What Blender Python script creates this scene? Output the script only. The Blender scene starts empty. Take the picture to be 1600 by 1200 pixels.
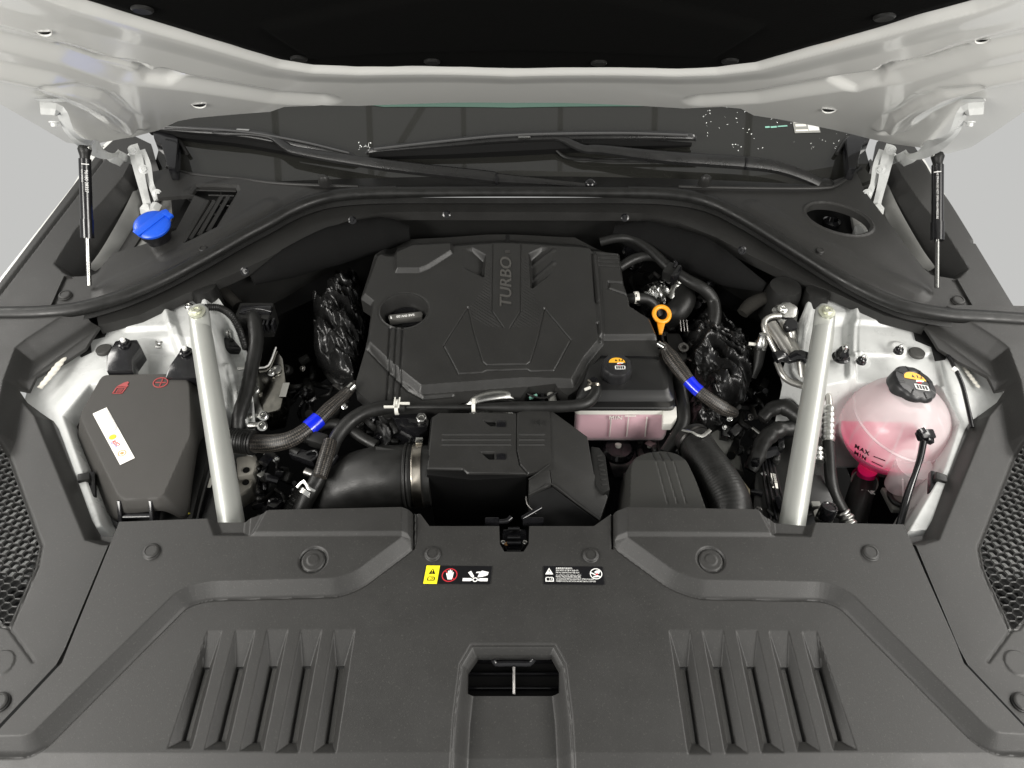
import bpy, bmesh, math, random
import numpy as np
from mathutils import Vector, Matrix, Quaternion, Euler

# ---------------------------------------------------------------- camera, world, lamps, exposure
scene = bpy.context.scene
COL = scene.collection
FPX, PITCH = 1200.0, math.radians(46.0)
CAM = Vector((0.0, -0.64, 0.965))
cam_data = bpy.data.cameras.new("camera")
cam_data.sensor_width = 36.0
cam_data.lens = 36.0 * FPX / 1600.0
cam_data.clip_start, cam_data.clip_end = 0.01, 100.0
cam = bpy.data.objects.new("camera", cam_data)
COL.objects.link(cam)
cam.location = CAM
cam.rotation_euler = (math.radians(90) - PITCH, 0, 0)
scene.camera = cam
cam_data.dof.use_dof = False

world = bpy.data.worlds.new("World")
scene.world = world
world.use_nodes = True
bg = world.node_tree.nodes["Background"]
bg.inputs[0].default_value = (0.552, 0.552, 0.540, 1)
bg.inputs[1].default_value = 1.0
scene.view_settings.view_transform = 'Standard'
scene.view_settings.look = 'None'
scene.view_settings.exposure = 0.0
scene.view_settings.gamma = 1.0
scene.cycles.use_denoising = True
scene.cycles.max_bounces = 8
scene.cycles.sample_clamp_indirect = 4.0


def area(name, loc, target, sx, sy, power, col=(1, 0.97, 0.92)):
    d = bpy.data.lights.new(name, 'AREA')
    d.shape = 'RECTANGLE'
    d.size, d.size_y, d.energy, d.color = sx, sy, power, col
    o = bpy.data.objects.new(name, d)
    COL.objects.link(o)
    o.location = loc
    v = Vector(target) - Vector(loc)
    o.rotation_euler = v.to_track_quat('-Z', 'Y').to_euler()
    return o


area("added_corner_light_left", (-1.55, -0.15, 1.15), (-0.55, -0.1, 0.0), 1.0, 0.6, 11)  # added lamp pair, placed to put sheen on the front cover's corners
area("added_corner_light_right", (1.55, -0.15, 1.15), (0.55, -0.1, 0.0), 1.0, 0.6, 11)
area("lamp_panel_front_left", (-1.3, -0.8, 0.75), (-0.45, 0.0, 0.1), 0.8, 0.5, 15)
area("lamp_panel_front_right", (1.3, -0.8, 0.75), (0.45, 0.0, 0.1), 0.8, 0.5, 15)
area("ceiling_lamp_left_of_camera", (-1.9, -1.7, 1.5), (0.1, 0.5, 0.2), 1.1, 0.6, 34)
area("ceiling_lamp_right_of_camera", (1.9, -1.7, 1.5), (-0.1, 0.5, 0.2), 1.1, 0.6, 34)
area("ceiling_lamp_over_left_wing", (-2.6, 1.2, 1.7), (-0.6, 0.7, 0.0), 1.4, 0.5, 34)
area("ceiling_lamp_over_right_wing", (2.6, 1.2, 1.7), (0.6, 0.7, 0.0), 1.4, 0.5, 34)

# ---------------------------------------------------------------- geometry of view: a pixel becomes a point on a real surface
_cp, _sp = math.cos(PITCH), math.sin(PITCH)


def ray(px, py):
    a, b = (px - 800.0) / FPX, -(py - 600.0) / FPX
    return Vector((a, _cp + b * _sp, -_sp + b * _cp))


def at(px, py, z0=0.0, k=0.0):
    d = ray(px, py)
    t = (z0 + k * CAM.y - CAM.z) / (d.z - k * d.y)
    return CAM + d * t


def hit(px, py, f, t0=0.3, t1=4.0):
    d = ray(px, py)
    g = lambda t: (CAM.z + d.z * t) - float(f(np.array([CAM.x + d.x * t]), np.array([CAM.y + d.y * t]))[0])
    ts = np.linspace(t0, t1, 260)
    P = np.array([[CAM.x + d.x * t, CAM.y + d.y * t, CAM.z + d.z * t] for t in ts])
    v = P[:, 2] - f(P[:, 0], P[:, 1])
    s = np.where(np.sign(v[:-1]) != np.sign(v[1:]))[0]
    if len(s) == 0:
        i = int(np.argmin(np.abs(v)))
        return Vector(P[i])
    a, b = ts[s[0]], ts[s[0] + 1]
    for _ in range(40):
        m = (a + b) / 2
        if (g(a) > 0) != (g(m) > 0):
            b = m
        else:
            a = m
    return CAM + d * a


def M(pts):
    return [(1600 - x, y) for x, y in pts]


def XY(pts, z0=0.0, k=0.0):
    return [tuple(at(x, y, z0, k))[:2] for x, y in pts]


def XYh(pts, f):
    return [tuple(hit(x, y, f))[:2] for x, y in pts]


# ---------------------------------------------------------------- materials
MATS = {}


def mat(name, col, rough=0.5, metal=0.0, spec=0.5, grain=0.0, gscale=900, var=0.0, vscale=12, coat=0.0,
        trans=0.0, alpha=1.0, sheen=0.0, aniso=0.0, rvar=0.0, dust=0.0):
    if name in MATS:
        return MATS[name]
    m = bpy.data.materials.new(name)
    m.use_nodes = True
    nt = m.node_tree
    b = nt.nodes["Principled BSDF"]
    b.inputs["Base Color"].default_value = (*col, 1)
    b.inputs["Roughness"].default_value = rough
    b.inputs["Metallic"].default_value = metal
    b.inputs["Specular IOR Level"].default_value = spec
    b.inputs["Coat Weight"].default_value = coat
    b.inputs["Coat Roughness"].default_value = 0.08
    b.inputs["Transmission Weight"].default_value = trans
    b.inputs["Alpha"].default_value = alpha
    b.inputs["Anisotropic"].default_value = aniso
    tc = nt.nodes.new("ShaderNodeTexCoord")
    if grain > 0:
        n = nt.nodes.new("ShaderNodeTexNoise")
        n.inputs["Scale"].default_value = gscale
        n.inputs["Detail"].default_value = 3
        bp = nt.nodes.new("ShaderNodeBump")
        bp.inputs["Strength"].default_value = grain
        bp.inputs["Distance"].default_value = 0.0006
        nt.links.new(tc.outputs["Object"], n.inputs["Vector"])
        nt.links.new(n.outputs["Fac"], bp.inputs["Height"])
        nt.links.new(bp.outputs[0], b.inputs["Normal"])
    if var > 0 or rvar > 0:
        n = nt.nodes.new("ShaderNodeTexNoise")
        n.inputs["Scale"].default_value = vscale
        n.inputs["Detail"].default_value = 8
        n.inputs["Roughness"].default_value = 0.65
        nt.links.new(tc.outputs["Object"], n.inputs["Vector"])
        if var > 0:
            r = nt.nodes.new("ShaderNodeMapRange")
            r.inputs["From Min"].default_value, r.inputs["From Max"].default_value = 0.3, 0.7
            r.inputs["To Min"].default_value, r.inputs["To Max"].default_value = 1 - var, 1 + var
            mx = nt.nodes.new("ShaderNodeVectorMath")
            mx.operation = 'SCALE'
            mx.inputs[0].default_value = col
            nt.links.new(n.outputs["Fac"], r.inputs[0])
            nt.links.new(r.outputs[0], mx.inputs["Scale"])
            src = mx.outputs[0]
            if dust > 0:          # fine pale dust specks lying in the grain
                dn = nt.nodes.new("ShaderNodeTexNoise")
                dn.inputs["Scale"].default_value = 420
                dn.inputs["Detail"].default_value = 2
                nt.links.new(tc.outputs["Object"], dn.inputs["Vector"])
                dr_ = nt.nodes.new("ShaderNodeMapRange")
                dr_.inputs["From Min"].default_value, dr_.inputs["From Max"].default_value = 0.60, 0.76
                dr_.inputs["To Max"].default_value = dust
                nt.links.new(dn.outputs["Fac"], dr_.inputs[0])
                dm = nt.nodes.new("ShaderNodeMixRGB")
                dm.inputs[2].default_value = (0.16, 0.155, 0.14, 1)
                nt.links.new(dr_.outputs[0], dm.inputs[0])
                nt.links.new(src, dm.inputs[1])
                src = dm.outputs[0]
            nt.links.new(src, b.inputs["Base Color"])
        if rvar > 0:
            r = nt.nodes.new("ShaderNodeMapRange")
            r.inputs["From Min"].default_value, r.inputs["From Max"].default_value = 0.35, 0.65
            r.inputs["To Min"].default_value, r.inputs["To Max"].default_value = rough - rvar, rough + rvar
            nt.links.new(n.outputs["Fac"], r.inputs[0])
            nt.links.new(r.outputs[0], b.inputs["Roughness"])
    MATS[name] = m
    return m


PL = mat("grained_dark_plastic", (0.0225, 0.0221, 0.0212), 0.47, spec=0.42, grain=0.3, gscale=1000, var=0.05, vscale=14, rvar=0.04, dust=0.13)
PL2 = mat("engine_cover_plastic", (0.021, 0.0208, 0.0200), 0.40, spec=0.40, dust=0.10, grain=0.3, gscale=900, var=0.06, rvar=0.06)
PL3 = mat("matte_black_plastic", (0.013, 0.013, 0.0125), 0.40, spec=0.3, grain=0.3, gscale=900, var=0.1, rvar=0.08)
PLG = mat("glossy_black_plastic", (0.008, 0.008, 0.009), 0.16, spec=0.5, var=0.2, rvar=0.06, vscale=60)
RUB = mat("black_rubber", (0.011, 0.011, 0.0105), 0.42, spec=0.35, grain=0.3, gscale=500, var=0.15, vscale=40, rvar=0.1)
RUBD = mat("dusty_rubber", (0.045, 0.044, 0.041), 0.62, spec=0.4, grain=0.4, gscale=500, var=0.3, vscale=60)
FELT = mat("insulation_felt", (0.007, 0.007, 0.007), 1.0, spec=0.1, grain=1.0, gscale=300)
FOAM = mat("black_foam", (0.02, 0.019, 0.017), 1.0, spec=0.1, grain=1.0, gscale=260)
WH = mat("white_body_paint", (0.75, 0.75, 0.72), 0.22, spec=0.5, coat=0.5, var=0.02, vscale=5)
WHP = mat("primer_white_paint", (0.54, 0.55, 0.54), 0.34, spec=0.5, var=0.10, vscale=22, rvar=.1)
SEAL = mat("cream_seam_sealant", (0.58, 0.56, 0.50), 0.55, var=0.08, vscale=50, grain=0.5, gscale=120)
SIL = mat("silver_painted_tube", (0.43, 0.44, 0.415), 0.34, metal=0.45, spec=0.5, grain=0.15, gscale=700, var=0.03)
ALU = mat("cast_aluminium", (0.55, 0.55, 0.53), 0.33, metal=1.0, grain=0.5, gscale=220, var=0.15, vscale=50)
STE = mat("zinc_steel", (0.62, 0.62, 0.60), 0.25, metal=1.0, var=0.15, vscale=80)
STB = mat("dark_steel", (0.16, 0.155, 0.15), 0.3, metal=1.0, var=0.2, vscale=60)
BRS = mat("brushed_clamp_steel", (0.50, 0.46, 0.40), 0.28, metal=1.0, var=0.15, vscale=40, aniso=0.6)
BLU = mat("bright_blue_plastic", (0.008, 0.085, 0.62), 0.32, spec=0.5)
TAPE = mat("blue_tape", (0.006, 0.02, 0.62), 0.22, spec=0.5, coat=0.4)
ORG = mat("orange_plastic", (0.85, 0.33, 0.015), 0.35)
YEL = mat("yellow_print", (0.86, 0.74, 0.02), 0.4)
YLO = mat("amber_print", (0.82, 0.42, 0.03), 0.4)
WPR = mat("white_print", (0.8, 0.8, 0.78), 0.45)
BPR = mat("black_print", (0.006, 0.006, 0.007), 0.32)
RPR = mat("red_print", (0.45, 0.02, 0.03), 0.45)
GPR = mat("green_print", (0.25, 0.52, 0.42), 0.4)
UPR = mat("blue_print", (0.1, 0.12, 0.5), 0.45)
GLD = mat("gold_print", (0.45, 0.30, 0.12), 0.4, metal=0.3)
LBL = mat("white_label_paper", (0.82, 0.80, 0.74), 0.42, var=0.03)
FOIL = mat("silver_scratch_foil", (0.80, 0.79, 0.78), 0.22, metal=0.6, var=0.12, vscale=160)
REDM = mat("red_moulded_symbol", (0.30, 0.045, 0.045), 0.4)
WPL = mat("natural_white_plastic", (0.68, 0.67, 0.62), 0.4)
PINK = mat("pink_coolant", (1.0, 0.02, 0.20), 0.12, spec=0.5)
PINKS = mat("pale_pink_coolant", (0.97, 0.60, 0.70), 0.3)
GRY = mat("grey_bracket_paint", (0.27, 0.27, 0.25), 0.4, var=0.08)
DARK = mat("deep_black_surface", (0.004, 0.004, 0.004), 0.8, spec=0.2)


def shell_mat(name, fac, col, rough=0.25, zlow=None, flow=0.2):
    m = bpy.data.materials.new(name)
    m.use_nodes = True
    nt = m.node_tree
    b = nt.nodes["Principled BSDF"]
    b.inputs["Base Color"].default_value = (*col, 1)
    b.inputs["Roughness"].default_value = rough
    out = nt.nodes["Material Output"]
    tr = nt.nodes.new("ShaderNodeBsdfTransparent")
    tl = nt.nodes.new("ShaderNodeBsdfTranslucent")
    tl.inputs[0].default_value = (*col, 1)
    m1 = nt.nodes.new("ShaderNodeMixShader")
    m1.inputs[0].default_value = 0.3
    m2 = nt.nodes.new("ShaderNodeMixShader")
    m2.inputs[0].default_value = fac
    if zlow is not None:      # the wall turns clear where liquid wets it from inside
        tcn = nt.nodes.new("ShaderNodeTexCoord")
        sx = nt.nodes.new("ShaderNodeSeparateXYZ")
        mr = nt.nodes.new("ShaderNodeMapRange")
        mr.inputs["From Min"].default_value, mr.inputs["From Max"].default_value = zlow - .004, zlow + .022
        mr.inputs["To Min"].default_value, mr.inputs["To Max"].default_value = flow, fac
        nt.links.new(tcn.outputs["Object"], sx.inputs[0])
        nt.links.new(sx.outputs["Z"], mr.inputs[0])
        nt.links.new(mr.outputs[0], m2.inputs[0])
    nt.links.new(b.outputs[0], m1.inputs[1])
    nt.links.new(tl.outputs[0], m1.inputs[2])
    nt.links.new(tr.outputs[0], m2.inputs[1])
    nt.links.new(m1.outputs[0], m2.inputs[2])
    nt.links.new(m2.outputs[0], out.inputs[0])
    return m


TANK = shell_mat("milky_tank_plastic", 0.40, (0.88, 0.78, 0.80))
TANK2 = shell_mat("milky_small_tank_plastic", 0.45, (0.80, 0.72, 0.73), 0.4)


def braid_mat():
    m = bpy.data.materials.new("braided_sleeve")
    m.use_nodes = True
    nt = m.node_tree
    b = nt.nodes["Principled BSDF"]
    b.inputs["Roughness"].default_value = 0.42
    uv = nt.nodes.new("ShaderNodeTexCoord")
    mp = nt.nodes.new("ShaderNodeMapping")
    mp.inputs["Rotation"].default_value = (0, 0, math.radians(45))
    ck = nt.nodes.new("ShaderNodeTexChecker")
    ck.inputs["Scale"].default_value = 1.0
    mp.inputs["Scale"].default_value = (1, 1, 1)
    ns = nt.nodes.new("ShaderNodeTexNoise")
    ns.inputs["Scale"].default_value = 500
    mx = nt.nodes.new("ShaderNodeMixRGB")
    mx.inputs[1].default_value = (0.004, 0.004, 0.004, 1)
    mx.inputs[2].default_value = (0.12, 0.105, 0.09, 1)
    ml = nt.nodes.new("ShaderNodeMath")
    ml.operation = 'MULTIPLY'
    rr = nt.nodes.new("ShaderNodeMapRange")
    rr.inputs["From Min"].default_value, rr.inputs["From Max"].default_value = 0.4, 0.65
    rr.inputs["To Min"].default_value = 0.15
    bp = nt.nodes.new("ShaderNodeBump")
    bp.inputs["Strength"].default_value = 0.8
    bp.inputs["Distance"].default_value = 0.0008
    L = nt.links.new
    L(uv.outputs["UV"], mp.inputs[0])
    L(mp.outputs[0], ck.inputs["Vector"])
    L(uv.outputs["Object"], ns.inputs["Vector"])
    L(ns.outputs["Fac"], rr.inputs[0])
    L(ck.outputs["Fac"], ml.inputs[0])
    L(rr.outputs[0], ml.inputs[1])
    L(ml.outputs[0], mx.inputs[0])
    L(mx.outputs[0], b.inputs["Base Color"])
    L(ck.outputs["Fac"], bp.inputs["Height"])
    L(bp.outputs[0], b.inputs["Normal"])
    return m


BRAID = braid_mat()


# ---------------------------------------------------------------- object helpers
ORG_OF = {}


def _unique(o, name):
    o.name = name
    return o


def thing(name, label, cat, loc=(0, 0, 0), group=None):
    o = bpy.data.objects.new(name, None)
    o.empty_display_size = 0.05
    COL.objects.link(o)
    o.location = loc
    o["label"], o["category"] = label, cat
    if group:
        o["group"] = group
    ORG_OF[o] = Vector(loc)
    return o


def tag(o, label, cat=None, group=None, kind=None):
    if label:
        o["label"] = label
    if cat:
        o["category"] = cat
    if group:
        o["group"] = group
    if kind:
        o["kind"] = kind
    return o


def mk(name, verts, faces, m, parent=None, smooth=30, uvs=None):
    """verts in world coordinates; the object shares its parent's origin"""
    org = ORG_OF.get(parent, Vector((0, 0, 0)))
    me = bpy.data.meshes.new(name)
    V = np.asarray(verts, dtype=np.float64) - np.array(org)
    me.from_pydata([tuple(v) for v in V] if len(V) < 20000 else V.tolist(), [], faces)
    me.validate()
    me.update()
    if smooth:
        me.polygons.foreach_set("use_smooth", np.ones(len(me.polygons), dtype=bool))
        me.set_sharp_from_angle(angle=math.radians(smooth))
    if uvs is not None and len(me.loops):
        lay = me.uv_layers.new(name="UVMap")
        idx = np.zeros(len(me.loops), dtype=np.int32)
        me.loops.foreach_get("vertex_index", idx)
        lay.data.foreach_set("uv", np.asarray(uvs, dtype=np.float32)[idx].ravel())
    me.materials.append(m)
    o = bpy.data.objects.new(name, me)
    COL.objects.link(o)
    if parent:
        o.parent = parent
    ORG_OF[o] = org if parent else Vector((0, 0, 0))
    return o


def copy_part(o, parent, offset=(0, 0, 0), rot=None):
    c = o.copy()
    COL.objects.link(c)
    c.parent = parent
    c.location = offset
    ORG_OF[c] = ORG_OF.get(parent, Vector((0, 0, 0)))
    return c


def bm_obj(name, bm, m, parent=None, smooth=30):
    bmesh.ops.recalc_face_normals(bm, faces=bm.faces)
    vs = [v.co.copy() for v in bm.verts]
    bm.verts.index_update()
    fs = [[v.index for v in f.verts] for f in bm.faces]
    bm.free()
    return mk(name, vs, fs, m, parent, smooth)


# ---- distance fields (vectorised)
def sdpoly(X, Y, poly):
    d = np.full(X.shape, 1e9)
    inside = np.zeros(X.shape, dtype=bool)
    n = len(poly)
    for i in range(n):
        ax, ay = poly[i]
        bx, by = poly[(i + 1) % n]
        ex, ey = bx - ax, by - ay
        L = ex * ex + ey * ey + 1e-18
        t = np.clip(((X - ax) * ex + (Y - ay) * ey) / L, 0, 1)
        d = np.minimum(d, (X - ax - t * ex) ** 2 + (Y - ay - t * ey) ** 2)
        c = ((ay > Y) != (by > Y))
        with np.errstate(divide='ignore', invalid='ignore'):
            xi = ex * (Y - ay) / (ey if abs(ey) > 1e-12 else 1e-12) + ax
        inside ^= c & (X < xi)
    d = np.sqrt(d)
    return np.where(inside, -d, d)


def dline(X, Y, pts):
    d = np.full(X.shape, 1e9)
    for (ax, ay), (bx, by) in zip(pts[:-1], pts[1:]):
        ex, ey = bx - ax, by - ay
        t = np.clip(((X - ax) * ex + (Y - ay) * ey) / (ex * ex + ey * ey + 1e-18), 0, 1)
        d = np.minimum(d, (X - ax - t * ex) ** 2 + (Y - ay - t * ey) ** 2)
    return np.sqrt(d)


def closest(P, poly):
    best = np.full(len(P), 1e9)
    out = P.copy()
    n = len(poly)
    for i in range(n):
        a = np.array(poly[i]); b = np.array(poly[(i + 1) % n])
        e = b - a
        t = np.clip(((P - a) @ e) / (e @ e + 1e-18), 0, 1)
        q = a + t[:, None] * e
        d = ((P - q) ** 2).sum(1)
        mk_ = d < best
        best[mk_] = d[mk_]
        out[mk_] = q[mk_]
    return out, best


def S(d, w):
    t = np.clip(d / w, 0, 1)
    return t * t * (3 - 2 * t) * 0.35 + t * 0.65


def groove(d, w, depth):
    return -depth * np.exp(-(d / w) ** 2)


def rounded(poly, r, n=4):
    """round the corners of a 2-D polygon"""
    out = []
    N = len(poly)
    for i in range(N):
        p0, p1, p2 = (np.array(poly[(i + j - 1) % N][:2]) for j in range(3))
        a, b = p0 - p1, p2 - p1
        la, lb = np.linalg.norm(a), np.linalg.norm(b)
        rr = min(r, la * 0.45, lb * 0.45)
        s, e = p1 + a / la * rr, p1 + b / lb * rr
        for k in range(n + 1):
            t = k / n
            out.append(tuple((1 - t) ** 2 * s + 2 * t * (1 - t) * p1 + t * t * e))
    return out


def hfield(name, f, outline, cell, m, parent=None, holes=(), thick=0.003, smooth=28):
    """sheet with height f(x, y) cut exactly along OUTLINE and HOLES, with an edge of real thickness"""
    P = np.array(outline)
    x0, y0 = P.min(0) - cell
    x1, y1 = P.max(0) + cell
    nx, ny = int((x1 - x0) / cell) + 2, int((y1 - y0) / cell) + 2
    xs, ys = x0 + cell * np.arange(nx), y0 + cell * np.arange(ny)
    X, Y = np.meshgrid(xs, ys)
    cx, cy = np.meshgrid(xs[:-1] + cell / 2, ys[:-1] + cell / 2)
    keep = sdpoly(cx, cy, outline) < 0
    for h in holes:
        keep &= sdpoly(cx, cy, h) > 0
    idx = np.arange(nx * ny).reshape(ny, nx)
    a, b, c, d = idx[:-1, :-1][keep], idx[:-1, 1:][keep], idx[1:, 1:][keep], idx[1:, :-1][keep]
    Q = np.stack([a, b, c, d], 1)
    used = np.unique(Q)
    remap = -np.ones(nx * ny, dtype=np.int64)
    remap[used] = np.arange(len(used))
    Q = remap[Q]
    VX, VY = X.ravel()[used], Y.ravel()[used]
    E = np.concatenate([Q[:, [0, 1]], Q[:, [1, 2]], Q[:, [2, 3]], Q[:, [3, 0]]])
    N = len(used)
    code, rev = E[:, 0] * N + E[:, 1], E[:, 1] * N + E[:, 0]
    bd = E[~np.isin(code, rev)]
    bv = np.unique(bd)
    V2 = np.stack([VX, VY], 1)
    Pb = V2[bv]
    best = np.full(len(bv), 1e9)
    out = Pb.copy()
    corners = []
    for poly in [outline] + list(holes):
        q, dd = closest(Pb, poly)
        w = dd < best
        out[w], best[w] = q[w], dd[w]
        corners += list(poly)
    for cpt in corners:
        dd = ((out - np.array(cpt)) ** 2).sum(1)
        i = int(dd.argmin())
        if dd[i] < (cell * 0.9) ** 2:
            out[i] = cpt
    V2[bv] = out
    Z = f(V2[:, 0], V2[:, 1])
    V = np.column_stack([V2, Z])
    low = V[bv].copy()
    low[:, 2] -= thick
    m2 = -np.ones(N, dtype=np.int64)
    m2[bv] = N + np.arange(len(bv))
    sk = np.stack([bd[:, 1], bd[:, 0], m2[bd[:, 0]], m2[bd[:, 1]]], 1)
    return mk(name, np.concatenate([V, low]), np.concatenate([Q, sk]).tolist(), m, parent, smooth)


def prism(name, top, thick, m, parent=None, bevel=0.002, seg=2, taper=0.0, down=Vector((0, 0, -1)), smooth=30):
    """solid from a top outline (3-D points), walls going down by THICK and flaring by TAPER"""
    top = [Vector(p) for p in top]
    c = sum(top, Vector()) / len(top)
    bm = bmesh.new()
    tv = [bm.verts.new(p) for p in top]
    bv = []
    for p in top:
        o = (p - c)
        o = o - down * o.dot(down)
        bv.append(bm.verts.new(p + down * thick + o.normalized() * taper))
    bm.faces.new(tv)
    bm.faces.new(list(reversed(bv)))
    n = len(top)
    for i in range(n):
        j = (i + 1) % n
        bm.faces.new([tv[j], tv[i], bv[i], bv[j]])
    bmesh.ops.recalc_face_normals(bm, faces=bm.faces)
    if bevel > 0:
        es = [e for e in bm.edges if e.calc_face_angle(0) > 0.35]
        bmesh.ops.bevel(bm, geom=es, offset=bevel, segments=seg, profile=0.6, affect='EDGES', clamp_overlap=True)
    ng = [f for f in bm.faces if len(f.verts) > 4]
    bmesh.ops.triangulate(bm, faces=ng)
    return bm_obj(name, bm, m, parent, smooth)


def pxprism(name, pts, z0, thick, m, parent=None, k=0.0, **kw):
    return prism(name, [at(x, y, z0, k) for x, y in pts], thick, m, parent, **kw)


def box(name, loc, size, m, parent=None, rot=(0, 0, 0), bevel=0.002, seg=2):
    bm = bmesh.new()
    bmesh.ops.create_cube(bm, size=1)
    bmesh.ops.scale(bm, vec=size, verts=bm.verts)
    if bevel > 0:
        bmesh.ops.bevel(bm, geom=bm.edges[:], offset=min(bevel, min(size) * 0.4), segments=seg, profile=0.6, affect='EDGES')
    R = rot.to_matrix().to_4x4() if hasattr(rot, "to_matrix") else Euler(rot).to_matrix().to_4x4()
    bmesh.ops.transform(bm, matrix=Matrix.Translation(loc) @ R, verts=bm.verts)
    return bm_obj(name, bm, m, parent)


def smooth_path(pts, step=0.006):
    P = [Vector(p) for p in pts]
    if len(P) == 2:
        P = [P[0], P[0].lerp(P[1], 0.5), P[1]]
    P = [P[0] * 2 - P[1]] + P + [P[-1] * 2 - P[-2]]
    out, par = [], []
    for i in range(1, len(P) - 2):
        a, b, c, d = P[i - 1], P[i], P[i + 1], P[i + 2]
        n = max(2, int((c - b).length / step))
        for k in range(n):
            t = k / n
            out.append(0.5 * ((2 * b) + (c - a) * t + (2 * a - 5 * b + 4 * c - d) * t * t + (3 * b - a - 3 * c + d) * t ** 3))
            par.append(i - 1 + t)
    out.append(P[-2])
    par.append(len(P) - 3)
    return out, par


def sweep(name, pts, r, m, parent=None, seg=14, step=0.006, flat=1.0, ribs=0, ribamp=0.0, caps=True, square=False, up=None, sm=40):
    """tube along a smoothed path. r: number or one radius per point; flat: height / width; ribs: corrugations per metre"""
    C, par = smooth_path(pts, step)
    if np.isscalar(r):
        R = [r] * len(C)
    else:
        R = [float(np.interp(p, range(len(r)), r)) for p in par]
    n = len(C)
    T = [(C[min(i + 1, n - 1)] - C[max(i - 1, 0)]).normalized() for i in range(n)]
    ref = Vector(up) if up is not None else (Vector((0, 0, 1)) if abs(T[0].z) < 0.9 else Vector((0, 1, 0)))
    N = (ref - T[0] * ref.dot(T[0])).normalized()
    V, F, UV = [], [], []
    s = 0.0
    for i in range(n):
        if i:
            s += (C[i] - C[i - 1]).length
            if up is not None:
                N = Vector(up)
            N = (N - T[i] * N.dot(T[i])).normalized()
        B = T[i].cross(N)
        rr = R[i]
        if ribs:
            rr += ribamp * math.sin(2 * math.pi * ribs * s)
        for j in range(seg):
            a = 2 * math.pi * j / seg
            ca, sa = math.cos(a), math.sin(a)
            if square:
                q = max(abs(ca), abs(sa)) ** 0.8
                ca, sa = ca / q, sa / q
            V.append(C[i] + N * (ca * rr * flat) + B * (sa * rr))
            UV.append((2 * abs(j - seg / 2) / seg * 11, s / 0.0023))
    for i in range(n - 1):
        for j in range(seg):
            k = (j + 1) % seg
            F.append((i * seg + j, i * seg + k, (i + 1) * seg + k, (i + 1) * seg + j))
    if caps:
        F.append(tuple(reversed(range(seg))))
        F.append(tuple(range((n - 1) * seg, n * seg)))
    return mk(name, V, F, m, parent, sm, UV)


def atY(px, py, y):
    d = ray(px, py)
    return CAM + d * ((y - CAM.y) / d.y)


def hose(name, pp, r, m, parent=None, **kw):
    """pp: (px, py, z) triples"""
    return sweep(name, [at(x, y, z) for x, y, z in pp], r, m, parent, **kw)


def lathe(name, prof, loc, m, parent=None, n=32, axis=(0, 0, 1), wob=None, smooth=35):
    """prof: (radius, height) pairs; wob(angle, i) scales the radius"""
    q = Vector((0, 0, 1)).rotation_difference(Vector(axis).normalized())
    V, F = [], []
    for i, (r, h) in enumerate(prof):
        for j in range(n):
            a = 2 * math.pi * j / n
            rr = r * (wob(a, i) if wob else 1)
            V.append(Vector(loc) + q @ Vector((rr * math.cos(a), rr * math.sin(a), h)))
    for i in range(len(prof) - 1):
        for j in range(n):
            k = (j + 1) % n
            F.append((i * n + j, i * n + k, (i + 1) * n + k, (i + 1) * n + j))
    F.append(tuple(reversed(range(n))))
    F.append(tuple(range((len(prof) - 1) * n, len(prof) * n)))
    return mk(name, V, F, m, parent, smooth)


def ring(name, loc, R, r, m, parent=None, axis=(0, 0, 1), n=36, seg=8, flat=1.0):
    q = Vector((0, 0, 1)).rotation_difference(Vector(axis).normalized())
    V, F = [], []
    for i in range(n):
        a = 2 * math.pi * i / n
        for j in range(seg):
            b = 2 * math.pi * j / seg
            V.append(Vector(loc) + q @ Vector(((R + r * math.cos(b)) * math.cos(a), (R + r * math.cos(b)) * math.sin(a), r * flat * math.sin(b))))
    for i in range(n):
        for j in range(seg):
            F.append((i * seg + j, ((i + 1) % n) * seg + j, ((i + 1) % n) * seg + (j + 1) % seg, i * seg + (j + 1) % seg))
    return mk(name, V, F, m, parent, 50)


def band(name, loc, axis, R, width, th, m, parent=None, n=28):
    """flat metal band round an axis"""
    return lathe(name, [(R, -width / 2), (R + th, -width / 2), (R + th, width / 2), (R, width / 2)], loc, m, parent, n, axis)


def bolt(name, loc, axis, r, h, m, parent=None, washer=1.5, shaft=0.0):
    ax = Vector(axis).normalized()
    prof = []
    if shaft:
        prof += [(r * 0.5, -shaft), (r * 0.5, 0)]
    prof += [(r * washer, 0), (r * washer, h * 0.25), (r * 1.02, h * 0.35), (r, h * 0.9), (r * 0.85, h), (r * 0.5, h), (r * 0.45, h * 0.8)]
    return lathe(name, prof, loc, m, parent, 18, ax, wob=lambda a, i, k=(3 if shaft else 1): 1 if i <= k + (0 if shaft else 1) else 1 + 0.07 * math.cos(6 * a))


def text(name, s, loc, xdir, ydir, size, m, parent=None, ext=0.0003, align='CENTER', shear=0.0, bold=0.0, xs=1.0, space=1.0):
    cu = bpy.data.curves.new("tmp", 'FONT')
    cu.body = s
    cu.size = size
    cu.extrude = ext
    cu.offset = bold
    cu.shear = shear
    cu.space_character = space
    cu.align_x, cu.align_y = align, 'CENTER'
    cu.resolution_u = 3
    o = bpy.data.objects.new("tmp", cu)
    COL.objects.link(o)
    dg = bpy.context.evaluated_depsgraph_get()
    me = bpy.data.meshes.new_from_object(o.evaluated_get(dg))
    bpy.data.objects.remove(o)
    X, Yd = Vector(xdir).normalized(), Vector(ydir).normalized()
    Zd = X.cross(Yd).normalized()
    vs = [Vector(loc) + X * (v.co.x * xs) + Yd * v.co.y + Zd * v.co.z for v in me.vertices]
    fs = [tuple(p.vertices) for p in me.polygons]
    bpy.data.meshes.remove(me)
    return mk(name, vs, fs, m, parent, 0)


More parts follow.
